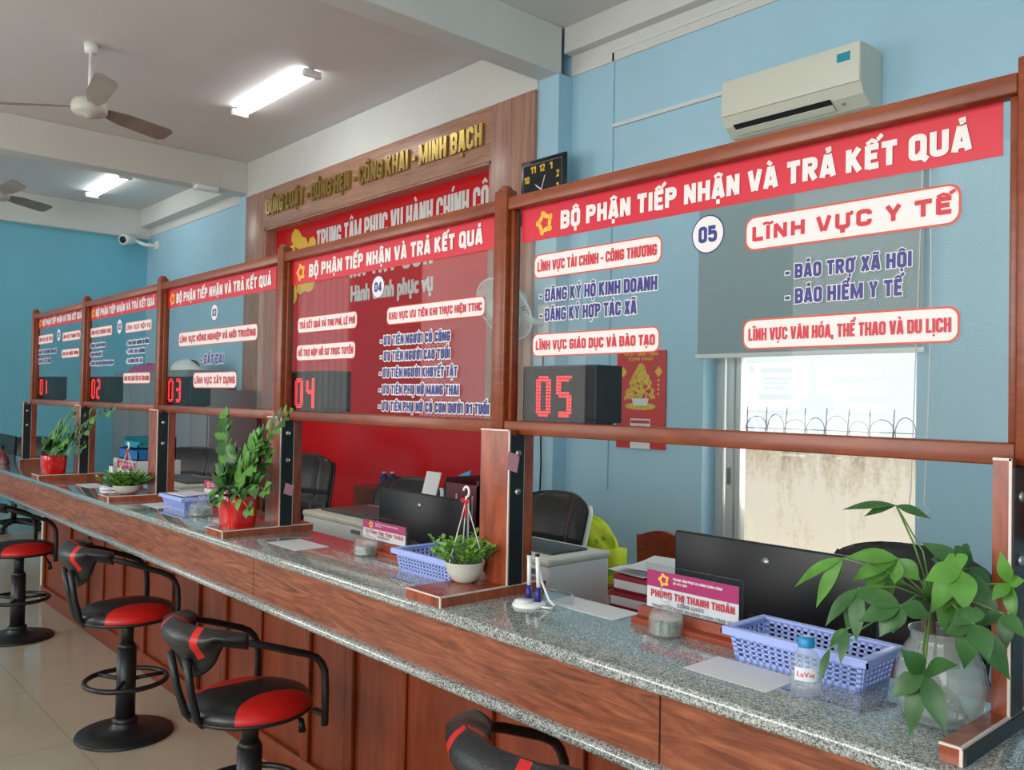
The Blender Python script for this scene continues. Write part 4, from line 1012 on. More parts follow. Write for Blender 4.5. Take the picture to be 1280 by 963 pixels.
# red bound folders with papers beside the printer
fx0, fx1 = on_y(762, 735, .56).x, on_y(818, 735, .56).x; ftop = on_y(785, 721, .56).z; z = .752; dz = (ftop-.752)/4
for k in range(4):
    d = .012*(k % 2)
    lab = ['bottom red folder of the stack beside the near printer', 'second red folder from the bottom beside the near printer', 'third red folder from the bottom beside the near printer', 'topmost red folder under loose papers beside the near printer'][k]
    t = thing('folder', lab, 'folder', ((fx0+fx1)/2, .66, z), 'red folders beside the printer')
    MB().box(fx0+d, .56, z, fx1+d, .82, z+dz-.001, .003).build('cover', M['bricktile'], t); MB().box(fx0+.006+d, .5585, z+dz*.2, fx1-.006+d, .8185, z+dz*.7).build('pages', M['paper'], t); z += dz
for k in range(3):
    a = R(12*k-10); m = MB(); c0 = Vector(((fx0+fx1)/2+.012*k-.01, .69, z+.001+.009*k)); e = Vector((math.cos(a), math.sin(a), 0)); f = Vector((-e.y, e.x, 0))
    m.grid(lambda u, v: c0+e*(u-.5)*.17+f*(v-.5)*.25+Vector((0, 0, .008*(u-.5)**2+.003*math.sin(5*v+k)+.003)), 6, 6)
    tag(m.build('paper_sheet', M['paper'], None, c0), ['lowest loose white sheet on the red folders', 'middle loose white sheet on the red folders', 'top loose white sheet on the red folders'][k], 'paper', 'loose sheets on the red folders')
# white sheet at the counter's rear edge
p = on_z(740, 752, CT); 
tag(MB().box(-1.02, .0, CT, -.80, .095, CT+.0008).build('paper_sheet', M['paper'], None, (p.x, p.y, CT)), 'blank white paper at the rear edge of the counter before the red folders', 'paper')
p = on_z(742, 748, CT)
tag(MB().box(-1.06, .02, CT, -.94, .024, CT+.03, .001).build('acrylic_tab', M['acrylic'], None, (-1, .02, CT)), 'small clear acrylic tab on the counter beside the pen stand', 'acrylic tab')

# wooden chair, yellow-green bags on a side table
t = thing('wooden_chair', 'brown wooden chair with curved top below the calendar', 'chair', (-2.5, 2.35, 0))
wx0, wx1 = -2.68, -2.33; wy = 2.35; wzt = .775
for x in (wx0+.03, wx1-.03): MB().box(x-.02, wy-.02, 0, x+.02, wy+.02, .5, .003).build('leg', M['standwood'], t); MB().box(x-.02, wy-.40, 0, x+.02, wy-.36, .43, .003).build('leg', M['standwood'], t)
MB().box(wx0, wy-.42, .43, wx1, wy+.02, .46, .0042).build('seat', M['standwood'], t)
m = MB(); P = [(wx0+.01, .46), (wx1-.01, .46)]+[(wx1-(wx1-wx0)*i/16, wzt-.05+.05*math.sin(math.pi*i/16)+(.012 if i in (0, 16) else 0)) for i in range(17)]
m.prism(P, face_y(wy-.01), 0, .03); m.build('backrest', M['standwood'], t)
t = thing('side_table', 'small table under the yellow-green bags by the blue wall', 'table', (-2.78, 2.35, 0))
MB().box(-3.3, 2.1, .42, -2.74, 2.6, .45, .004).build('table_top', M['standwood'], t)
for x in (-3.27, -2.77):
    for y in (2.13, 2.57): MB().box(x-.02, y-.02, 0, x+.02, y+.02, .42).build('leg', M['standwood'], t)
t = thing('gift_box', 'yellow-green paper box standing by the blue wall under a bag', 'box', (-2.8, 2.3, .45))
MB().box(-3.05, 2.2, .45, -2.78, 2.38, .64, .004).build('carton', M['lime'], t); MB().box(-3.051, 2.199, .5, -2.779, 2.381, .55).build('print_band', M['limed'], t)
t = thing('plastic_bag', 'crumpled yellow-green plastic bag lying on the matching box', 'bag', (-2.8, 2.29, .64))
rb = random.Random(3); n, mm = 14, 10; P = []
def bag(u, v):
    a = 2*math.pi*u; h_ = v; r_ = .125*math.sqrt(max(0, 1-(h_*1.02-.25)**2*1.72))*(1+.12*math.sin(5*a+4*h_))*(1 if h_ < .97 else .3)
    return Vector((-2.93+r_*math.cos(a)*1.1-.06*h_, 2.29+r_*.7*math.sin(a), .64+.17*h_+.01*math.sin(4*a)*h_))
MB().grid(bag, 28, mm).build('bag', M['lime'], t)
m = MB()
for k in range(5): m.grid(lambda u, v, k=k: bag(.62+.07*k+.03*u, .2+.3*((k*37) % 3)/3+.12*v)+Vector((0, -.004, 0)), 3, 3)
m.build('leaf_print', M['limed'], t)

# grey cabinets in the far corner and the things lying on them
def cabinet(x0, x1, y0, y1, z1, nd, label):
    t = thing('filing_cabinet', label, 'cabinet', ((x0+x1)/2, (y0+y1)/2, 0), 'grey cabinets in the far corner')
    MB().box(x0, y0, 0, x1, y1, z1, .0042).build('body', M['cabinet'], t)
    w_ = (x1-x0-.04)/nd
    for k in range(nd):
        d_ = MB().box(x0+.02+k*w_+.006, y0-.015, .08, x0+.02+(k+1)*w_-.006, y0, z1-.04, .003).build('door', M['cabinet'], t)
        MB().box(x0+.02+(k+1)*w_-.05, y0-.035, z1*.5-.06, x0+.02+(k+1)*w_-.03, y0-.014, z1*.5+.06, .004).build('handle', M['bolt'], d_)
p = on_y(143, 465, 2.2); q = on_y(237, 465, 2.2); ctop = 1.75
cabinet(-11.45, -8.95, 2.2, 2.68, 1.75, 4, 'wide grey steel cabinet against the blue back wall with bundles on top')
cabinet(-8.93, -8.05, 2.08, 2.6, 1.53, 2, 'lower grey cabinet beside the walnut wall')
m = MB()
m.grid(lambda u, v: Vector((-10.85+.5*math.cos(2*math.pi*u)*math.sin(math.pi*v*.5+.02)*1.0, 2.42+.18*math.sin(2*math.pi*u)*math.sin(math.pi*v*.5+.02), 1.752+.11*math.cos(math.pi*v*.5)*(1+.12*math.sin(6*u)))), 24, 8)
tag(m.build('cloth_bundle', M['clothpink'], None, (-10.85, 2.42, 1.75)), 'pink cloth bundle lying on top of the wide grey cabinet', 'bundle')
m = MB()
m.grid(lambda u, v: Vector((-9.5+.36*math.cos(2*math.pi*u)*math.sin(math.pi*v*.5+.02), 2.42+.17*math.sin(2*math.pi*u)*math.sin(math.pi*v*.5+.02), 1.752+.12*math.cos(math.pi*v*.5)*(1+.2*math.sin(9*u+3*v)))), 24, 8)
tag(m.build('plastic_sack', M['whitepl'], None, (-9.5, 2.42, 1.75)), 'white plastic sack lying on top of the wide grey cabinet', 'sack')
# file trays by the far counter
t = thing('drawer_unit', 'white low drawer unit under the blue file trays', 'drawers', (-5.75, .8, .752))
MB().box(-6.25, .62, .752, -5.80, .95, 1.0, .0042).build('body', M['whitepl'], t)
for k in range(2): MB().box(-6.23, .612, .77+.11*k, -5.82, .625, .865+.11*k, .003).build('drawer', M['cream'], t)
for k, (nm, mm_, lab) in enumerate((('file_tray', 'bluepl', 'blue open file tray on the white drawer unit'), ('file_tray', 'teal', 'teal folded file tray on top of the blue tray'))):
    z = 1.0+.085*k; m = MB(); x0, x1 = -6.22+.10*k, -5.82
    m.box(x0, .65, z, x1, .92, z+.008).box(x0, .65, z, x1, .658, z+.07-.02*k).box(x0, .912, z, x1, .92, z+.08).box(x0, .65, z, x0+.008, .92, z+.08).box(x1-.008, .65, z, x1, .92, z+.08)
    m.box(x0+.2, .648, z+.03, x0+.34, .65, z+.05)
    tag(m.build(nm, M[mm_], None, (-6.3, .78, z)), lab, 'file tray', 'file trays on the drawer unit')
# burgundy bag on the far end of the counter
m = MB(); bp = on_z(28, 577, CT)
def bagf(u, v):
    a = 2*math.pi*u; s_ = math.sin(math.pi*(.02+.48*v)); 
    return Vector((-6.22+.24*math.cos(a)*s_*(1+.1*math.sin(5*a)), -.15+.075*math.sin(a)*s_*(1+.15*math.sin(4*a)), CT+.001+.085*math.cos(math.pi*(.02+.48*v))*(1+.25*math.sin(3*a+1))))
t = thing('handbag', 'crumpled burgundy leather handbag lying on the far end of the counter', 'bag', (-6.22, -.15, CT))
MB().grid(bagf, 32, 12).build('body', M['maroon'], t)
MB().tube([(-6.42, -.17, CT+.012), (-6.35, -.2, CT+.05), (-6.2, -.2, CT+.08), (-6.06, -.18, CT+.06), (-6.02, -.17, CT+.012)], .01, 8).build('strap', M['maroon'], t)

# things on the shelf behind monitor 04: bottles, file holder with papers
t = thing('cupboard', 'low brown cupboard behind the black monitor, holding bottles and files', 'cupboard', (-4.3, 2.3, 0))
MB().box(-5.3, 2.1, 0, -3.6, 2.5, .80, .0042).build('body', M['base'], t)
for k in range(3): MB().box(-5.27+k*.55, 2.085, .06, -4.75+k*.55, 2.1, .76, .004).build('door', M['base'], t)
for px, lab in ((480, 'dark water bottle with white cap, first of the pair behind the monitor'), (490, 'dark water bottle with white cap, second of the pair behind the monitor')):
    p = on_y(px, 609, 2.2)
    t = thing('water_bottle', lab, 'bottle', (p.x, 2.2, .80), 'bottles behind the monitor')
    zt = on_y(px, 590, 2.2).z; hh = zt-.80
    MB().lathe([(.001, 0), (.03, 0), (.033, .01), (.033, hh*.62), (.026, hh*.78), (.013, hh*.88), (.013, hh*.93), (.001, hh*.93)], (p.x, 2.2, .80), 16).build('body', M['navypl'], t)
    MB().cyl((p.x, 2.2, .80+hh*.9), (p.x, 2.2, zt), .016, n=14).build('cap', M['whitepl'], t)
a = on_y(556, 622, .78); b = on_y(598, 600, .78)
t = thing('file_holder', 'dark red magazine file with metal slots beside the hanging pot', 'file holder', (-2.55, .8, .752))
fx0, fx1 = on_y(560, 620, .72).x, on_y(590, 620, .72).x; fz = on_y(575, 598, .72).z
m = MB(); m.box(fx0, .70, .752, fx1+.06, .71, fz-.02).box(fx0, .70, .752, fx0+.008, .95, fz).box(fx1+.052, .70, .752, fx1+.06, .95, fz).box(fx0, .94, .752, fx1+.06, .95, fz).box(fx0, .70, .752, fx1+.06, .95, .76)
m.build('holder', M['maroon'], t)
for k in range(2): MB().box(fx0+.08+k*.1, .697, fz-.15, fx0+.09+k*.1, .701, fz-.06).build('slot', M['bolt'], t)
m = MB(); c0 = on_y(540, 598, .85)
for nm, mm_, lab, px, py, rot in (('folder', 'cyan', 'bright blue folder sticking out of the dark red file holder', 571, 604, 20), ('paper_sheet', 'paper', 'white paper sheets fanned upright behind the black monitor', 541, 598, 0)):
    c0 = on_y(px, py, .84 if nm == 'folder' else .99); e = Vector((math.cos(R(rot)), 0, math.sin(R(rot)))); f = Vector((-.3*e.z, .25, .9*e.x)).normalized()
    hl = .13 if nm == 'folder' else (c0.z+.03-.754)/2/f.z
    m = MB(); m.obox(c0+f*.03-f*hl, e*.09*(1 if nm == 'folder' else .6), Vector((0, .003, 0)), f*hl)
    tag(m.build(nm, M[mm_], None, c0), lab, 'folder' if nm == 'folder' else 'paper')

# ================================================================== things on the counter
def basket(x0, x1, y0, y1, z0, h, label):
    t = thing('plastic_basket', label, 'basket', ((x0+x1)/2, (y0+y1)/2, z0), 'blue plastic baskets on the counter')
    tp = .009; r = MB(); T = .003
    r.box(x0-.012, y0-.012, z0+h-.006, x1+.012, y0+.004, z0+h, .002).box(x0-.012, y1-.004, z0+h-.006, x1+.012, y1+.012, z0+h, .002)
    r.box(x0-.012, y0+.004, z0+h-.006, x0+.004, y1-.004, z0+h, .002).box(x1-.004, y0+.004, z0+h-.006, x1+.012, y1-.004, z0+h, .002)
    r.box(x0-.013, y0-.013, z0+h-.014, x1+.013, y0-.010, z0+h-.004).box(x0-.013, y1+.010, z0+h-.014, x1+.013, y1+.013, z0+h-.004)
    r.box(x0-.013, y0-.013, z0+h-.014, x0-.010, y1+.013, z0+h-.004).box(x1+.010, y0-.013, z0+h-.014, x1+.013, y1+.013, z0+h-.004)
    r.build('rim', M['blue'], t)
    def wall(A, B, name):                                          # A,B bottom corners, tapering inwards; lattice of bars
        A, B = Vector(A), Vector(B); e = (B-A).normalized(); cen = Vector(((x0+x1)/2, (y0+y1)/2, z0)); nn = Vector((e.y, -e.x, 0))
        if nn.dot((A+B)/2-cen) < 0: nn = -nn
        L = (B-A).length; m = MB(); up = (Vector((0, 0, h-.006))+nn*tp)
        def P(s, q): return A+e*(s*(L+2*tp*q)-tp*q)+up*q
        def bar(s0, s1, q0, q1):
            a, b, c, d = P(s0, q0), P(s1, q0), P(s1, q1), P(s0, q1); n_ = nn*T
            m.add([a, b, c, d, a+n_, b+n_, c+n_, d+n_], [(3, 2, 1, 0), (4, 5, 6, 7), (0, 1, 5, 4), (1, 2, 6, 5), (2, 3, 7, 6), (3, 0, 4, 7)])
        nx = max(6, round(L/.0145)); nz = 5
        bar(0, .035, 0, 1); bar(.965, 1, 0, 1)
        for i in range(1, nx): s_ = .035+.93*i/nx; bar(s_-.19*.93/nx, s_+.19*.93/nx, 0, 1)
        for j in range(nz+1): q = .1+.82*j/nz; bar(0, 1, q-.03 if j else 0, q+.03 if j < nz else 1)
        m.build(name, M['blue'], t)
    a, b, c, d = (x0+tp, y0+tp, z0), (x1-tp, y0+tp, z0), (x1-tp, y1-tp, z0), (x0+tp, y1-tp, z0)
    wall(a, b, 'perforated_wall'); wall(b, c, 'perforated_wall'); wall(c, d, 'perforated_wall'); wall(d, a, 'perforated_wall')
    f = MB(); n1 = round((x1-x0)/.014); n2 = round((y1-y0)/.014)
    for i in range(n1+1): x = x0+tp+(x1-x0-2*tp)*i/n1; f.box(x-.003, y0+tp, z0, x+.003, y1-tp, z0+.003)
    for j in range(n2+1): y = y0+tp+(y1-y0-2*tp)*j/n2; f.box(x0+tp, y-.003, z0, x1-tp, y+.003, z0+.003)
    f.build('bottom_lattice', M['blue'], t)
    return t
basket(-.478, -.218, -.032, .088, CT, .06, 'lavender-blue perforated basket beside the money plant and small water bottle')
basket(-1.545, -1.30, -.065, .085, CT, .062, 'lavender-blue perforated basket beside the white hanging pot')
p, q = on_y(228, 620, .0).x, on_y(255, 618, .0).x
basket(p, q+.005, -.085, .01, CT, .055, 'lavender-blue perforated basket holding papers by the third name plate')
tag(MB().obox(((p+q)/2+.03, -.035, CT+.063), (.09, 0, .002), (0, .05, .002), (0, 0, .0015)).build('paper_sheet', M['paper'], None, (q, .02, CT)), 'white paper lying across the basket by the third name plate', 'paper')

def nameplate(x0, x1, z1, name, sub, label, y=.055, full=True):
    t = thing('name_plate', label, 'name plate', ((x0+x1)/2, y, CT), 'acrylic name plates on wooden bases')
    b = MB(); P = [(-.036, 0), (.03, 0), (.03, .012), (.012, .014), (.010, .034), (-.012, .034), (-.014, .014), (-.036, .012)]
    b.prism(P, lambda a, c, d: (d, y+a, CT+c), x0-.012, x1+.012); b.build('wooden_base', M['standwood'], t)
    MB().box(x0, y-.004, CT+.030, x1, y+.004, z1, .001, seg=1).build('acrylic_plate', M['acrylic'], t)
    h = z1-CT-.03; w_ = x1-x0; yy = y-.0046
    c = MB().box(x0+.006, yy, CT+.036, x1-.006, yy+.0004, z1-.012).build('insert_card', M['card'], t)
    zb = CT+.036+(h-.018)*.56
    m = MB().box(x0+.006, yy-.0006, zb, x1-.006, yy-.0002, z1-.012).build('magenta_band', M['magenta'], c)
    e = MB(); emblem(e, x0+w_*.21, (zb+z1-.012)/2, h*.15, yy-.001); e.build('emblem', M['yellowprint'], c)
    e = MB(); hh = (z1-.012-zb)
    letters(e, 'TRUNG TÂM PHỤC VỤ HÀNH CHÍNH CÔNG', x0+w_*.31, x0+w_*.82, zb+hh*.60, zb+hh*.74, yy-.001, off=.02)
    letters(e, 'XÃ TÂY SƠN', x0+w_*.31, x0+w_*.46, zb+hh*.36, zb+hh*.48, yy-.001, off=.02)
    e.build('heading', M['whiteprint'], c)
    e = MB(); h2 = zb-CT-.036
    if name: letters(e, name, x0+w_*.07, x1-w_*.06, CT+.036+h2*.52, CT+.036+h2*.86, yy-.001, off=.03); 
    if name: e.build('name_lettering', M['plate_red'], c)
    e = MB(); letters(e, 'CÔNG CHỨC', x0+w_*.36, x0+w_*.64, CT+.036+h2*.26, CT+.036+h2*.42, yy-.001, off=.02)
    if full: letters(e, sub, x0+w_*.08, x1-w_*.08, CT+.036+h2*.03, CT+.036+h2*.17, yy-.001, off=.02)
    e.build('title_lettering', M['inkgrey'], c)
nameplate(-.752, -.508, 1.128, 'PHÙNG THỊ THANH THOẢN', 'TRUNG TÂM PHỤC VỤ HÀNH CHÍNH CÔNG XÃ', 'clear name plate on wooden base in front of the wide monitor')
nameplate(-1.90, -1.655, 1.106, 'HUỲNH THỊ THU THẢO', 'TRUNG TÂM PHỤC VỤ HÀNH CHÍNH CÔNG XÃ', 'clear name plate on wooden base beside the second basket, counter 04', .05, False)
p, q = on_y(256, 608, .05), on_y(284, 608, .05)
nameplate(p.x, q.x, on_y(270, 599, .05).z, '', '', 'clear name plate on wooden base behind the large red flower pot', .05, False)
p, q = on_y(147, 580, .05), on_y(167, 580, .05)
nameplate(p.x, q.x+.05, on_y(157, 574, .05).z, '', '', 'clear name plate on wooden base behind the grassy hanging pot', .05, False)

def candy_jar(x, y, r, label):
    t = thing('glass_jar', label, 'jar', (x, y, CT), 'lidded glass jars on the counter'); n = 24
    pr = [(.001, .0), (r*.92, .0), (r, .004), (r, .030), (r*.96, .033)]
    MB().lathe([(a*(1 if i < 2 else 1), z) for i, (a, z) in enumerate(pr)]+[(r*.86, .033), (r*.88, .0042), (.001, .005)], (x, y, CT), n, sm=False).build('bowl', M['clear'], t)
    MB().lathe([(r*.97, .034), (r*.98, .038), (r*.80, .050), (r*.36, .058), (r*.16, .062), (r*.14, .066), (r*.28, .071), (r*.26, .078), (.001, .081)], (x, y, CT), n, sm=False).build('lid', M['clear'], t)
    c = MB()
    for k in range(7): a = 2*math.pi*k/6; c.sphere((x+(r*.5*math.cos(a) if k < 6 else 0), y+(r*.5*math.sin(a) if k < 6 else 0), CT+.013+.006*(k % 2)), r*.26, r*.22, .007, 8, 5)
    c.build('sweets', M['leafd'], t)
candy_jar(-.655, .0, .036, 'small lidded cut-glass jar in front of the nearest name plate')
candy_jar(-1.79, -.01, .036, 'small lidded cut-glass jar in front of the second name plate, counter 04')
p = on_z(251, 645, CT); candy_jar(p.x, p.y, .045, 'small lidded glass jar on the counter before the third name plate')

def qr_sheet(c, w_, d_, label):
    t = MB().box(c[0]-w_/2, c[1]-d_/2, CT+.0003, c[0]+w_/2, c[1]+d_/2, CT+.0009); o = t.build('paper_sheet', M['paper'], None, (c[0], c[1], CT))
    tag(o, label, 'paper', 'white sheets lying on the granite')
qr_sheet((-.41, -.10), .17, .11, 'white sheet lying on the granite in front of the near basket')
qr_sheet((-2.07, -.09), .19, .12, 'white sheet lying on the granite left of counter 04 name plate')
qr_sheet((-3.29, -.085), .19, .11, 'white sheet lying on the granite before the third name plate')
qr_sheet((-4.28, -.085), .22, .10, 'white sheet lying on the granite beside the far pen stand')

def pen_stand(x, y, label):
    t = thing('pen_stand', label, 'pen stand', (x, y, CT), 'desk pen stands')
    MB().lathe([(.001, 0), (.038, 0), (.040, .004), (.036, .010), (.028, .012), (.001, .013)], (x, y, CT), 28).build('base', M['whitepl'], t)
    MB().lathe([(.001, 0), (.022, 0), (.022, .003), (.001, .004)], (x-.004, y-.012, CT+.0125), 24).build('badge', M['paper'], t)
    for s_, lean in ((-.014, -.004), (.016, .002)):
        MB().tube([(x+s_, y+.012, CT+.009), (x+s_*1.1, y+.014, CT+.045)], .007, 12, rs=[.009, .0065]).build('pen_holder', M['navypl'], t)
        pn = MB().tube([(x+s_*1.08, y+.014, CT+.042), (x+s_*.75+lean, y+.012, CT+.116)], .005, 10).build('pen', M['whitepl'], t)
        MB().tube([(x+s_*.75+lean, y+.012, CT+.116), (x+s_*.72+lean, y+.012, CT+.122)], .0055, 8).build('pen_tip', M['blackpl'], pn)
    MB().tube([(x+.012, y+.012, CT+.112), (x+.02, y+.02, CT+.06), (x+.035, y+.03, CT+.018), (x+.055, y+.03, CT+.006), (x+.06, y+.015, CT+.004), (x+.038, y+.005, CT+.004)], .003, 6).build('cord', M['whitepl'], t)
p = on_z(661, 758, CT); pen_stand(p.x, p.y, 'white and navy desk pen stand beside the near printer')
p = on_z(135, 612, CT); pen_stand(p.x, p.y, 'white and navy desk pen stand beside the grassy pot')

# small water bottle
bx, by = -.282, -.105
t = thing('water_bottle', 'small clear water bottle with blue cap in front of the basket', 'bottle', (bx, by, CT))
MB().lathe([(.001, .001), (.022, .001), (.025, .0042), (.025, .020), (.0242, .023), (.025, .026), (.025, .052), (.022, .062), (.014, .072), (.0115, .076), (.0115, .084)], (bx, by, CT), 28).build('body', M['clear'], t)
MB().lathe([(.0135, .078), (.0138, .080), (.0138, .092), (.012, .094), (.001, .094)], (bx, by, CT), 24).build('cap', M['capblue'], t)
d = Vector((CAM.x-bx, CAM.y-by, 0)).normalized(); a0 = math.atan2(d.y, d.x)
MB().grid(lambda u, v: Vector((bx+.0256*math.cos(a0+(u-.5)*1.5), by+.0256*math.sin(a0+(u-.5)*1.5), CT+.027+.022*v)), 10, 1).build('label', M['paper'], t)
vs, fs = text_mesh('LaVie', 0); aa, bb = min(v.x for v in vs), max(v.x for v in vs)
m = MB()
for i, of in enumerate((0, .02, -.02)): m.add([(bx+(.0258+.00005*i)*math.cos(a0+((v.x+of-aa)/(bb-aa)-.5)*1.1), by+(.0258+.00005*i)*math.sin(a0+((v.x+of-aa)/(bb-aa)-.5)*1.1), CT+.034+v.y*.012) for v in vs], fs)
m.build('logo', M['redtext'], t)

# ------------------------------------------------------------------ plants
def leaf(mb, a, b, w_, up=Vector((0, 0, 1)), mi=0, curl=.12, fold=.25, n=6, shape=.45):
    a, b = Vector(a), Vector(b); e = b-a; L = e.length; e.normalize(); s_ = e.cross(up)
    if s_.length < .05: s_ = e.cross(Vector((.3, 1, .2)))
    s_.normalize(); nn = s_.cross(e); vs = []
    for i in range(n+1):
        q = i/n; ww = w_*1.12*(math.sin(math.pi*q**shape)**1.15 if 0 < q < 1 else .02)
        c = a+e*(L*q)+nn*(curl*L*(math.sin(math.pi*q)*.6))
        vs += [c-s_*ww+nn*(fold*ww), c, c+s_*ww+nn*(fold*ww)]
    fs = []
    for i in range(n):
        for k in (0, 1): fs.append((i*3+k, i*3+k+1, i*3+k+4, i*3+k+3))
    mb.add(vs, fs, mi, True)
t = thing('potted_plant', 'green money tree with palm-shaped leaves in a clear water jar', 'plant', (-.088, -.05, CT))
vx, vy = -.088, -.05
MB().lathe([(.001, .002), (.048, .002), (.054, .0042), (.062, .03), (.066, .06), (.062, .088), (.05, .112), (.043, .122), (.043, .132), (.047, .136), (.045, .139), (.041, .137), (.041, .124), (.058, .088), (.062, .06), (.058, .03), (.048, .01), (.001, .008)], (vx, vy, CT), 40).build('glass_jar', M['clear'], t)
MB().lathe([(.001, .012), (.046, .012), (.056, .03), (.060, .055), (.0585, .08), (.001, .08)], (vx, vy, CT), 32).build('water', M['water'], t)
def Z6(x, y): return x/2.653+960, y/2.653+600
m = MB(); 
for (x0, y0, x1, y1, r0) in ((525, 640, 530, 440, .0115), (610, 620, 612, 470, .009)):
    a = on_y(*Z6(x0, y0), vy); b = on_y(*Z6(x1, y1), vy); m.tube([a, (a+b)/2+Vector((.003, 0, 0)), b], r0, 12, rs=[r0*1.25, r0, r0*.85])
rb = random.Random(5)
for k in range(9): m.tube([(vx+.012*(k % 3-1), vy, CT+.06), (vx+.03*math.cos(k), vy+.03*math.sin(k), CT+.03), (vx+.04*math.cos(k*1.7), vy+.035*math.sin(k*1.7), CT+.012)], .0016, 5)
m.build('trunk', M['trunk'], t)
CL = [((425, 85), [(245, 100), (318, 122), (540, 130)], .02, .0075, 0), ((250, 260), [(88, 357), (160, 425), (207, 357)], -.07, .011, 1), ((432, 262), [(255, 258), (275, 338), (340, 350), (420, 345), (502, 335)], -.03, .013, 1),
      ((300, 360), [(190, 487), (260, 500), (292, 542), (350, 400)], -.09, .011, 0), ((440, 420), [(290, 378), (298, 472), (370, 522), (415, 508), (540, 455)], -.11, .014, 0), ((262, 495), [(222, 545), (240, 612), (205, 560)], -.10, .008, 0),
      ((205, 560), [(172, 680)], -.11, .006, 0), ((640, 300), [(542, 442), (520, 335), (655, 440), (600, 245)], -.05, .017, 1), ((660, 292), [(782, 505), (618, 218), (745, 362), (510, 208)], -.02, .012, 0), ((640, 222), [(682, 272), (615, 252), (672, 228)], .03, .006, 0),
      ((682, 478), [(650, 628), (735, 600), (802, 665), (590, 512), (622, 432), (692, 420)], -.11, .015, 0), ((518, 642), [(470, 852), (590, 842), (410, 722), (440, 563), (632, 615)], -.135, .014, 0), ((800, 345), [(770, 236), (852, 335), (742, 402), (803, 432), (820, 475)], -.03, .009, 1),
      ((782, 445), [(852, 525), (700, 482), (792, 562)], -.07, .010, 0), ((570, 300), [(520, 400), (600, 395), (640, 352), (540, 262)], .02, .013, 1), ((380, 300), [(300, 300), (330, 395), (405, 400), (455, 350)], .0, .013, 1), ((590, 400), [(560, 445), (600, 520), (650, 470), (655, 405)], -.01, .013, 1)]
mm = MB(); sm = MB(); top = on_y(*Z6(545, 400), vy)
for k, (c, tips, dy, w_, mi) in enumerate(CL):
    C0 = on_y(*Z6(*c), vy+dy)
    for j, tp in enumerate(tips):
        T_ = on_y(*Z6(*tp), vy+dy+rb.uniform(-.03, .02)); leaf(mm, C0, T_, w_, Vector((.25*math.sin(j), -.75, .66)), mi, .10, .2, 8, .8)
    mid = (C0+top)/2+Vector((0, 0, .012)); sm.tube([top, mid, C0], .0016, 6)
a = on_y(*Z6(515, 240), vy); sm.tube([top, a, on_y(*Z6(425, 85), vy+.02)], .0014, 6)
b = on_y(*Z6(530, 460), vy); sm.tube([b, on_y(*Z6(515, 560), vy-.10), on_y(*Z6(518, 642), vy-.135)], .0016, 6)
mm.build('foliage', [M['leafd'], M['leafm']], t); sm.build('leaf_stem', M['stem'], t)

def frond(ml, ms, base, tip, n, ll, wd, bow, mi=0):
    base, tip = Vector(base), Vector(tip); e = tip-base; ctrl = (base+tip)/2+Vector((bow[0], bow[1], bow[2]))
    P = lambda q: base*(1-q)**2+ctrl*2*q*(1-q)+tip*q*q
    ms.tube([P(i/8) for i in range(9)], .003, 6, rs=[.0048-.0034*i/8 for i in range(9)])
    for i in range(n):
        q = .28+.70*i/(n-1); p = P(q); d = (P(min(1, q+.02))-P(q-.02)).normalized(); s_ = d.cross(Vector((.25, -.9, .3))).normalized()
        for sg in (-1, 1):
            l_ = ll*(.75+.5*math.sin(math.pi*q)); leaf(ml, p, p+(d*.75+s_*sg*.85+Vector((0, rb.uniform(-.25, .1), rb.uniform(-.1, .2))))*l_, wd, Vector((0, -.8, .6)), mi if (i+sg) % 3 else 1, .1, .2, 5, .75)
    leaf(ml, tip, tip+(tip-P(.95)).normalized()*ll, wd, Vector((0, -.8, .6)), 1, .1, .2, 5, .75)
def zz(cx, cy, wpot, hpot, fr, label, emb):
    t = thing('potted_plant', label, 'plant', (cx, cy, CT+.025), 'plants in red glazed pots'); z0 = CT+.025; h_ = wpot/2
    pts = []
    def pot(u, v):
        a = 2*math.pi*u; c, s_ = math.cos(a), math.sin(a); k = (abs(c)**4+abs(s_)**4)**-.25
        r_ = h_*(.90+.10*math.sin(math.pi*min(1, v*1.05)*.62))*(1 if v < .93 else .97)
        return Vector((cx+r_*c*k, cy+.8*r_*s_*k, z0+hpot*v))
    m = MB(); m.grid(pot, 40, 12); m.grid(lambda u, v: Vector((cx, cy, z0+.002)).lerp(pot(u, 0), v), 40, 2); m.build('pot', M['redpot'], t)
    MB().grid(lambda u, v: Vector((cx, cy, z0+hpot*.93)).lerp(pot(u, .93), v), 30, 2).build('soil', M['trunk'], t)
    e = MB(); 
    for k in range(5): e.add([pot(.615+.012*math.cos(2*math.pi*i/8)+.004*(k % 2), .28+.1*k+.05*math.sin(2*math.pi*i/8))+Vector((-.001, -.0022, 0)) for i in range(8)], [tuple(range(8))])
    e.build('gold_motif', M['yellowprint'], t)
    ml, ms = MB(), MB()
    for (px, py, dy, n, ll, wd, bow, mi) in fr:
        tip = on_y(px, py, cy+dy); frond(ml, ms, (cx+rb.uniform(-.4, .4)*h_, cy+rb.uniform(-.3, .3)*h_, z0+hpot*.92), tip, n, ll, wd, bow, mi)
    ml.build('foliage', [M['leafd'], M['leafm']], t); ms.build('stem', M['stem'], t)
def Z0(x, y): return x/2.977, y/2.977+480
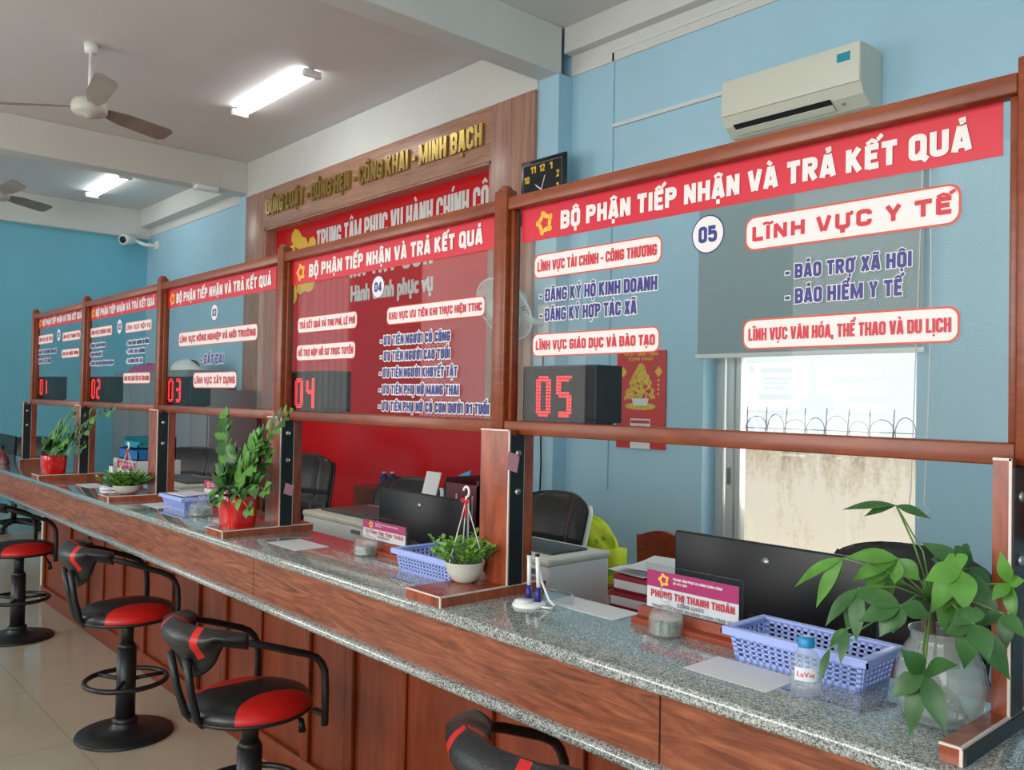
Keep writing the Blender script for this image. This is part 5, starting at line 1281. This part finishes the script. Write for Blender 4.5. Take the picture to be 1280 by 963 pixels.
FR = [(842, 122, .03, 8, .045, .016, (-.02, 0, .02), 0), (965, 205, -.02, 7, .05, .019, (.01, 0, .03), 1), (1070, 118, 0, 8, .045, .016, (-.02, 0, .05), 0), (835, 330, -.06, 6, .042, .016, (-.04, -.02, .05), 0), (815, 425, -.08, 5, .042, .015, (-.05, -.02, .07), 0),
      (1000, 270, .0, 6, .05, .018, (.03, 0, .03), 0), (985, 395, -.07, 5, .045, .017, (.03, -.02, .06), 0), (940, 300, -.05, 6, .05, .019, (0, -.02, .03), 1), (880, 260, -.02, 6, .046, .017, (-.01, 0, .02), 0), (925, 465, -.10, 4, .04, .016, (0, -.05, .07), 0), (870, 330, .03, 6, .045, .017, (0, 0, .03), 0), (960, 345, .04, 6, .045, .017, (0, 0, .03), 1)]
c3 = on_z(309, 660, CT+.025)
zz(-2.415, -.14, .135, .105, [Z0(a, b)+tuple(r_) for a, b, *r_ in FR], 'leafy green plant in a large red glazed pot on the third divider foot', 0)
FR2 = [(180, 232, -.03, 6, .05, .018, (-.02, 0, .05), 0), (232, 150, 0, 7, .05, .019, (0, 0, .02), 0), (278, 112, 0, 7, .055, .021, (0, 0, .02), 1), (418, 98, 0, 9, .052, .021, (-.05, 0, .10), 0), (330, 170, 0, 6, .05, .02, (0, 0, .03), 0), (312, 235, -.04, 5, .05, .018, (.03, 0, .05), 0), (205, 190, .02, 6, .05, .02, (-.01, 0, .02), 0), (255, 200, -.03, 6, .05, .02, (0, 0, .03), 1), (225, 240, -.05, 5, .05, .018, (0, -.02, .05), 0)]
zz(-4.84, -.13, .15, .10, [Z0(a, b)+tuple(r_) for a, b, *r_ in FR2], 'leafy green plant in a red glazed pot near the far end of the counter', 0)

def hanging_pot(cx, cy, r, hp, ztop, label, spread, nl, mats, drop=0):
    z0 = CT+.025; t = thing('hanging_pot', label, 'plant', (cx, cy, z0), 'hanging pots set down on the divider feet')
    MB().lathe([(.001, 0), (r*.42, 0), (r*.62, hp*.12), (r*.9, hp*.5), (r, hp*.95), (r*1.04, hp), (r*.97, hp*.99), (r*.9, hp*.8), (.001, hp*.8)], (cx, cy, z0), 32).build('pot', M['whitepot'], t)
    m = MB(); st_ = MB(); rr = random.Random(int(nl))
    for k in range(nl):
        a = rr.random()*6.283; q = rr.random()**.6; bx_, by_ = cx+r*.6*q*math.cos(a), cy+r*.6*q*math.sin(a)
        L = spread*(.6+.6*rr.random()); out = .25+.9*q
        tip = Vector((bx_+out*L*math.cos(a), by_+out*L*math.sin(a), z0+hp*.85+L*(1.05-.75*q*rr.random())-drop*q*L))
        st_.tube([(bx_, by_, z0+hp*.8), tip], .0009, 4)
        for j in range(6):
            p_ = Vector((bx_, by_, z0+hp*.85)).lerp(tip, .4+.12*j); b_ = a+rr.uniform(-1.8, 1.8)
            leaf(m, p_, p_+Vector((math.cos(b_)*.8, math.sin(b_)*.8, .5-drop*.6))*.022*(.7+.6*rr.random())*(1+drop), .0052, Vector((0, -.3, 1)), rr.choice((0, 1, 1)), .1, .2, 4, .8)
    m.build('foliage', mats, t); st_.build('stem', M['stem'], t)
    s_ = MB(); top = Vector((cx, cy, ztop-.04))
    for k in range(3): a = R(30+120*k); s_.tube([(cx+r*math.cos(a), cy+r*math.sin(a), z0+hp), top], .0014, 5)
    s_.build('cord', M['whitepl'], t)
    hk = MB(); hk.tube([top+Vector((0, 0, -.012)), top+Vector((0, 0, .004))]+[top+Vector((.011*math.cos(R(x)), 0, .022+.013*math.sin(R(x)))) for x in range(-90, 171, 20)], .003, 7); hk.build('hook', M['whitepl'], t)
    rbn = MB()
    for sg in (-1, 1):
        rbn.tube([top, top+Vector((sg*.010, -.004, .0042)), top+Vector((sg*.017, -.004, .001)), top+Vector((sg*.008, -.004, -.004)), top], .0028, 6)
        rbn.tube([top, top+Vector((sg*.004, -.004, -.02)), top+Vector((sg*.006, -.005, -.045))], .0026, 6)
    rbn.build('ribbon', M['ribbon'], t)
hanging_pot(-1.215, -.085, .050, .052, on_y(597, 608, -.085).z, 'white hanging pot of small green leaves with red ribbon hook', .055, 60, [M['leafm'], M['leafl']])
p = on_z(163, 617, CT+.025)
hanging_pot(-3.60, -.13, .062, .04, on_y(166, 553, -.13).z, 'grassy light green hanging plant with hook and ribbon on the second divider foot', .066, 150, [M['leafm'], M['leafl']], .25)
# sticky notes on the divider side plates
for i, (px, py), sz, lab in ((4, (640, 578), .030, 'pink sticky note on the post beside the hanging pot'), (3, (360, 612), .026, 'pink sticky note on the post behind the large red flower pot')):
    X = UX[i]+.085+.004; p = on_x(px+2, py, X)
    m = MB(); m.obox((X+.001, p.y-.004, p.z), (0, sz*.62, -.006), (.0004, 0, 0), (0, .004, sz*.7)); tag(m.build('sticky_note', M['pink'], None, (X, p.y, p.z)), lab, 'note')
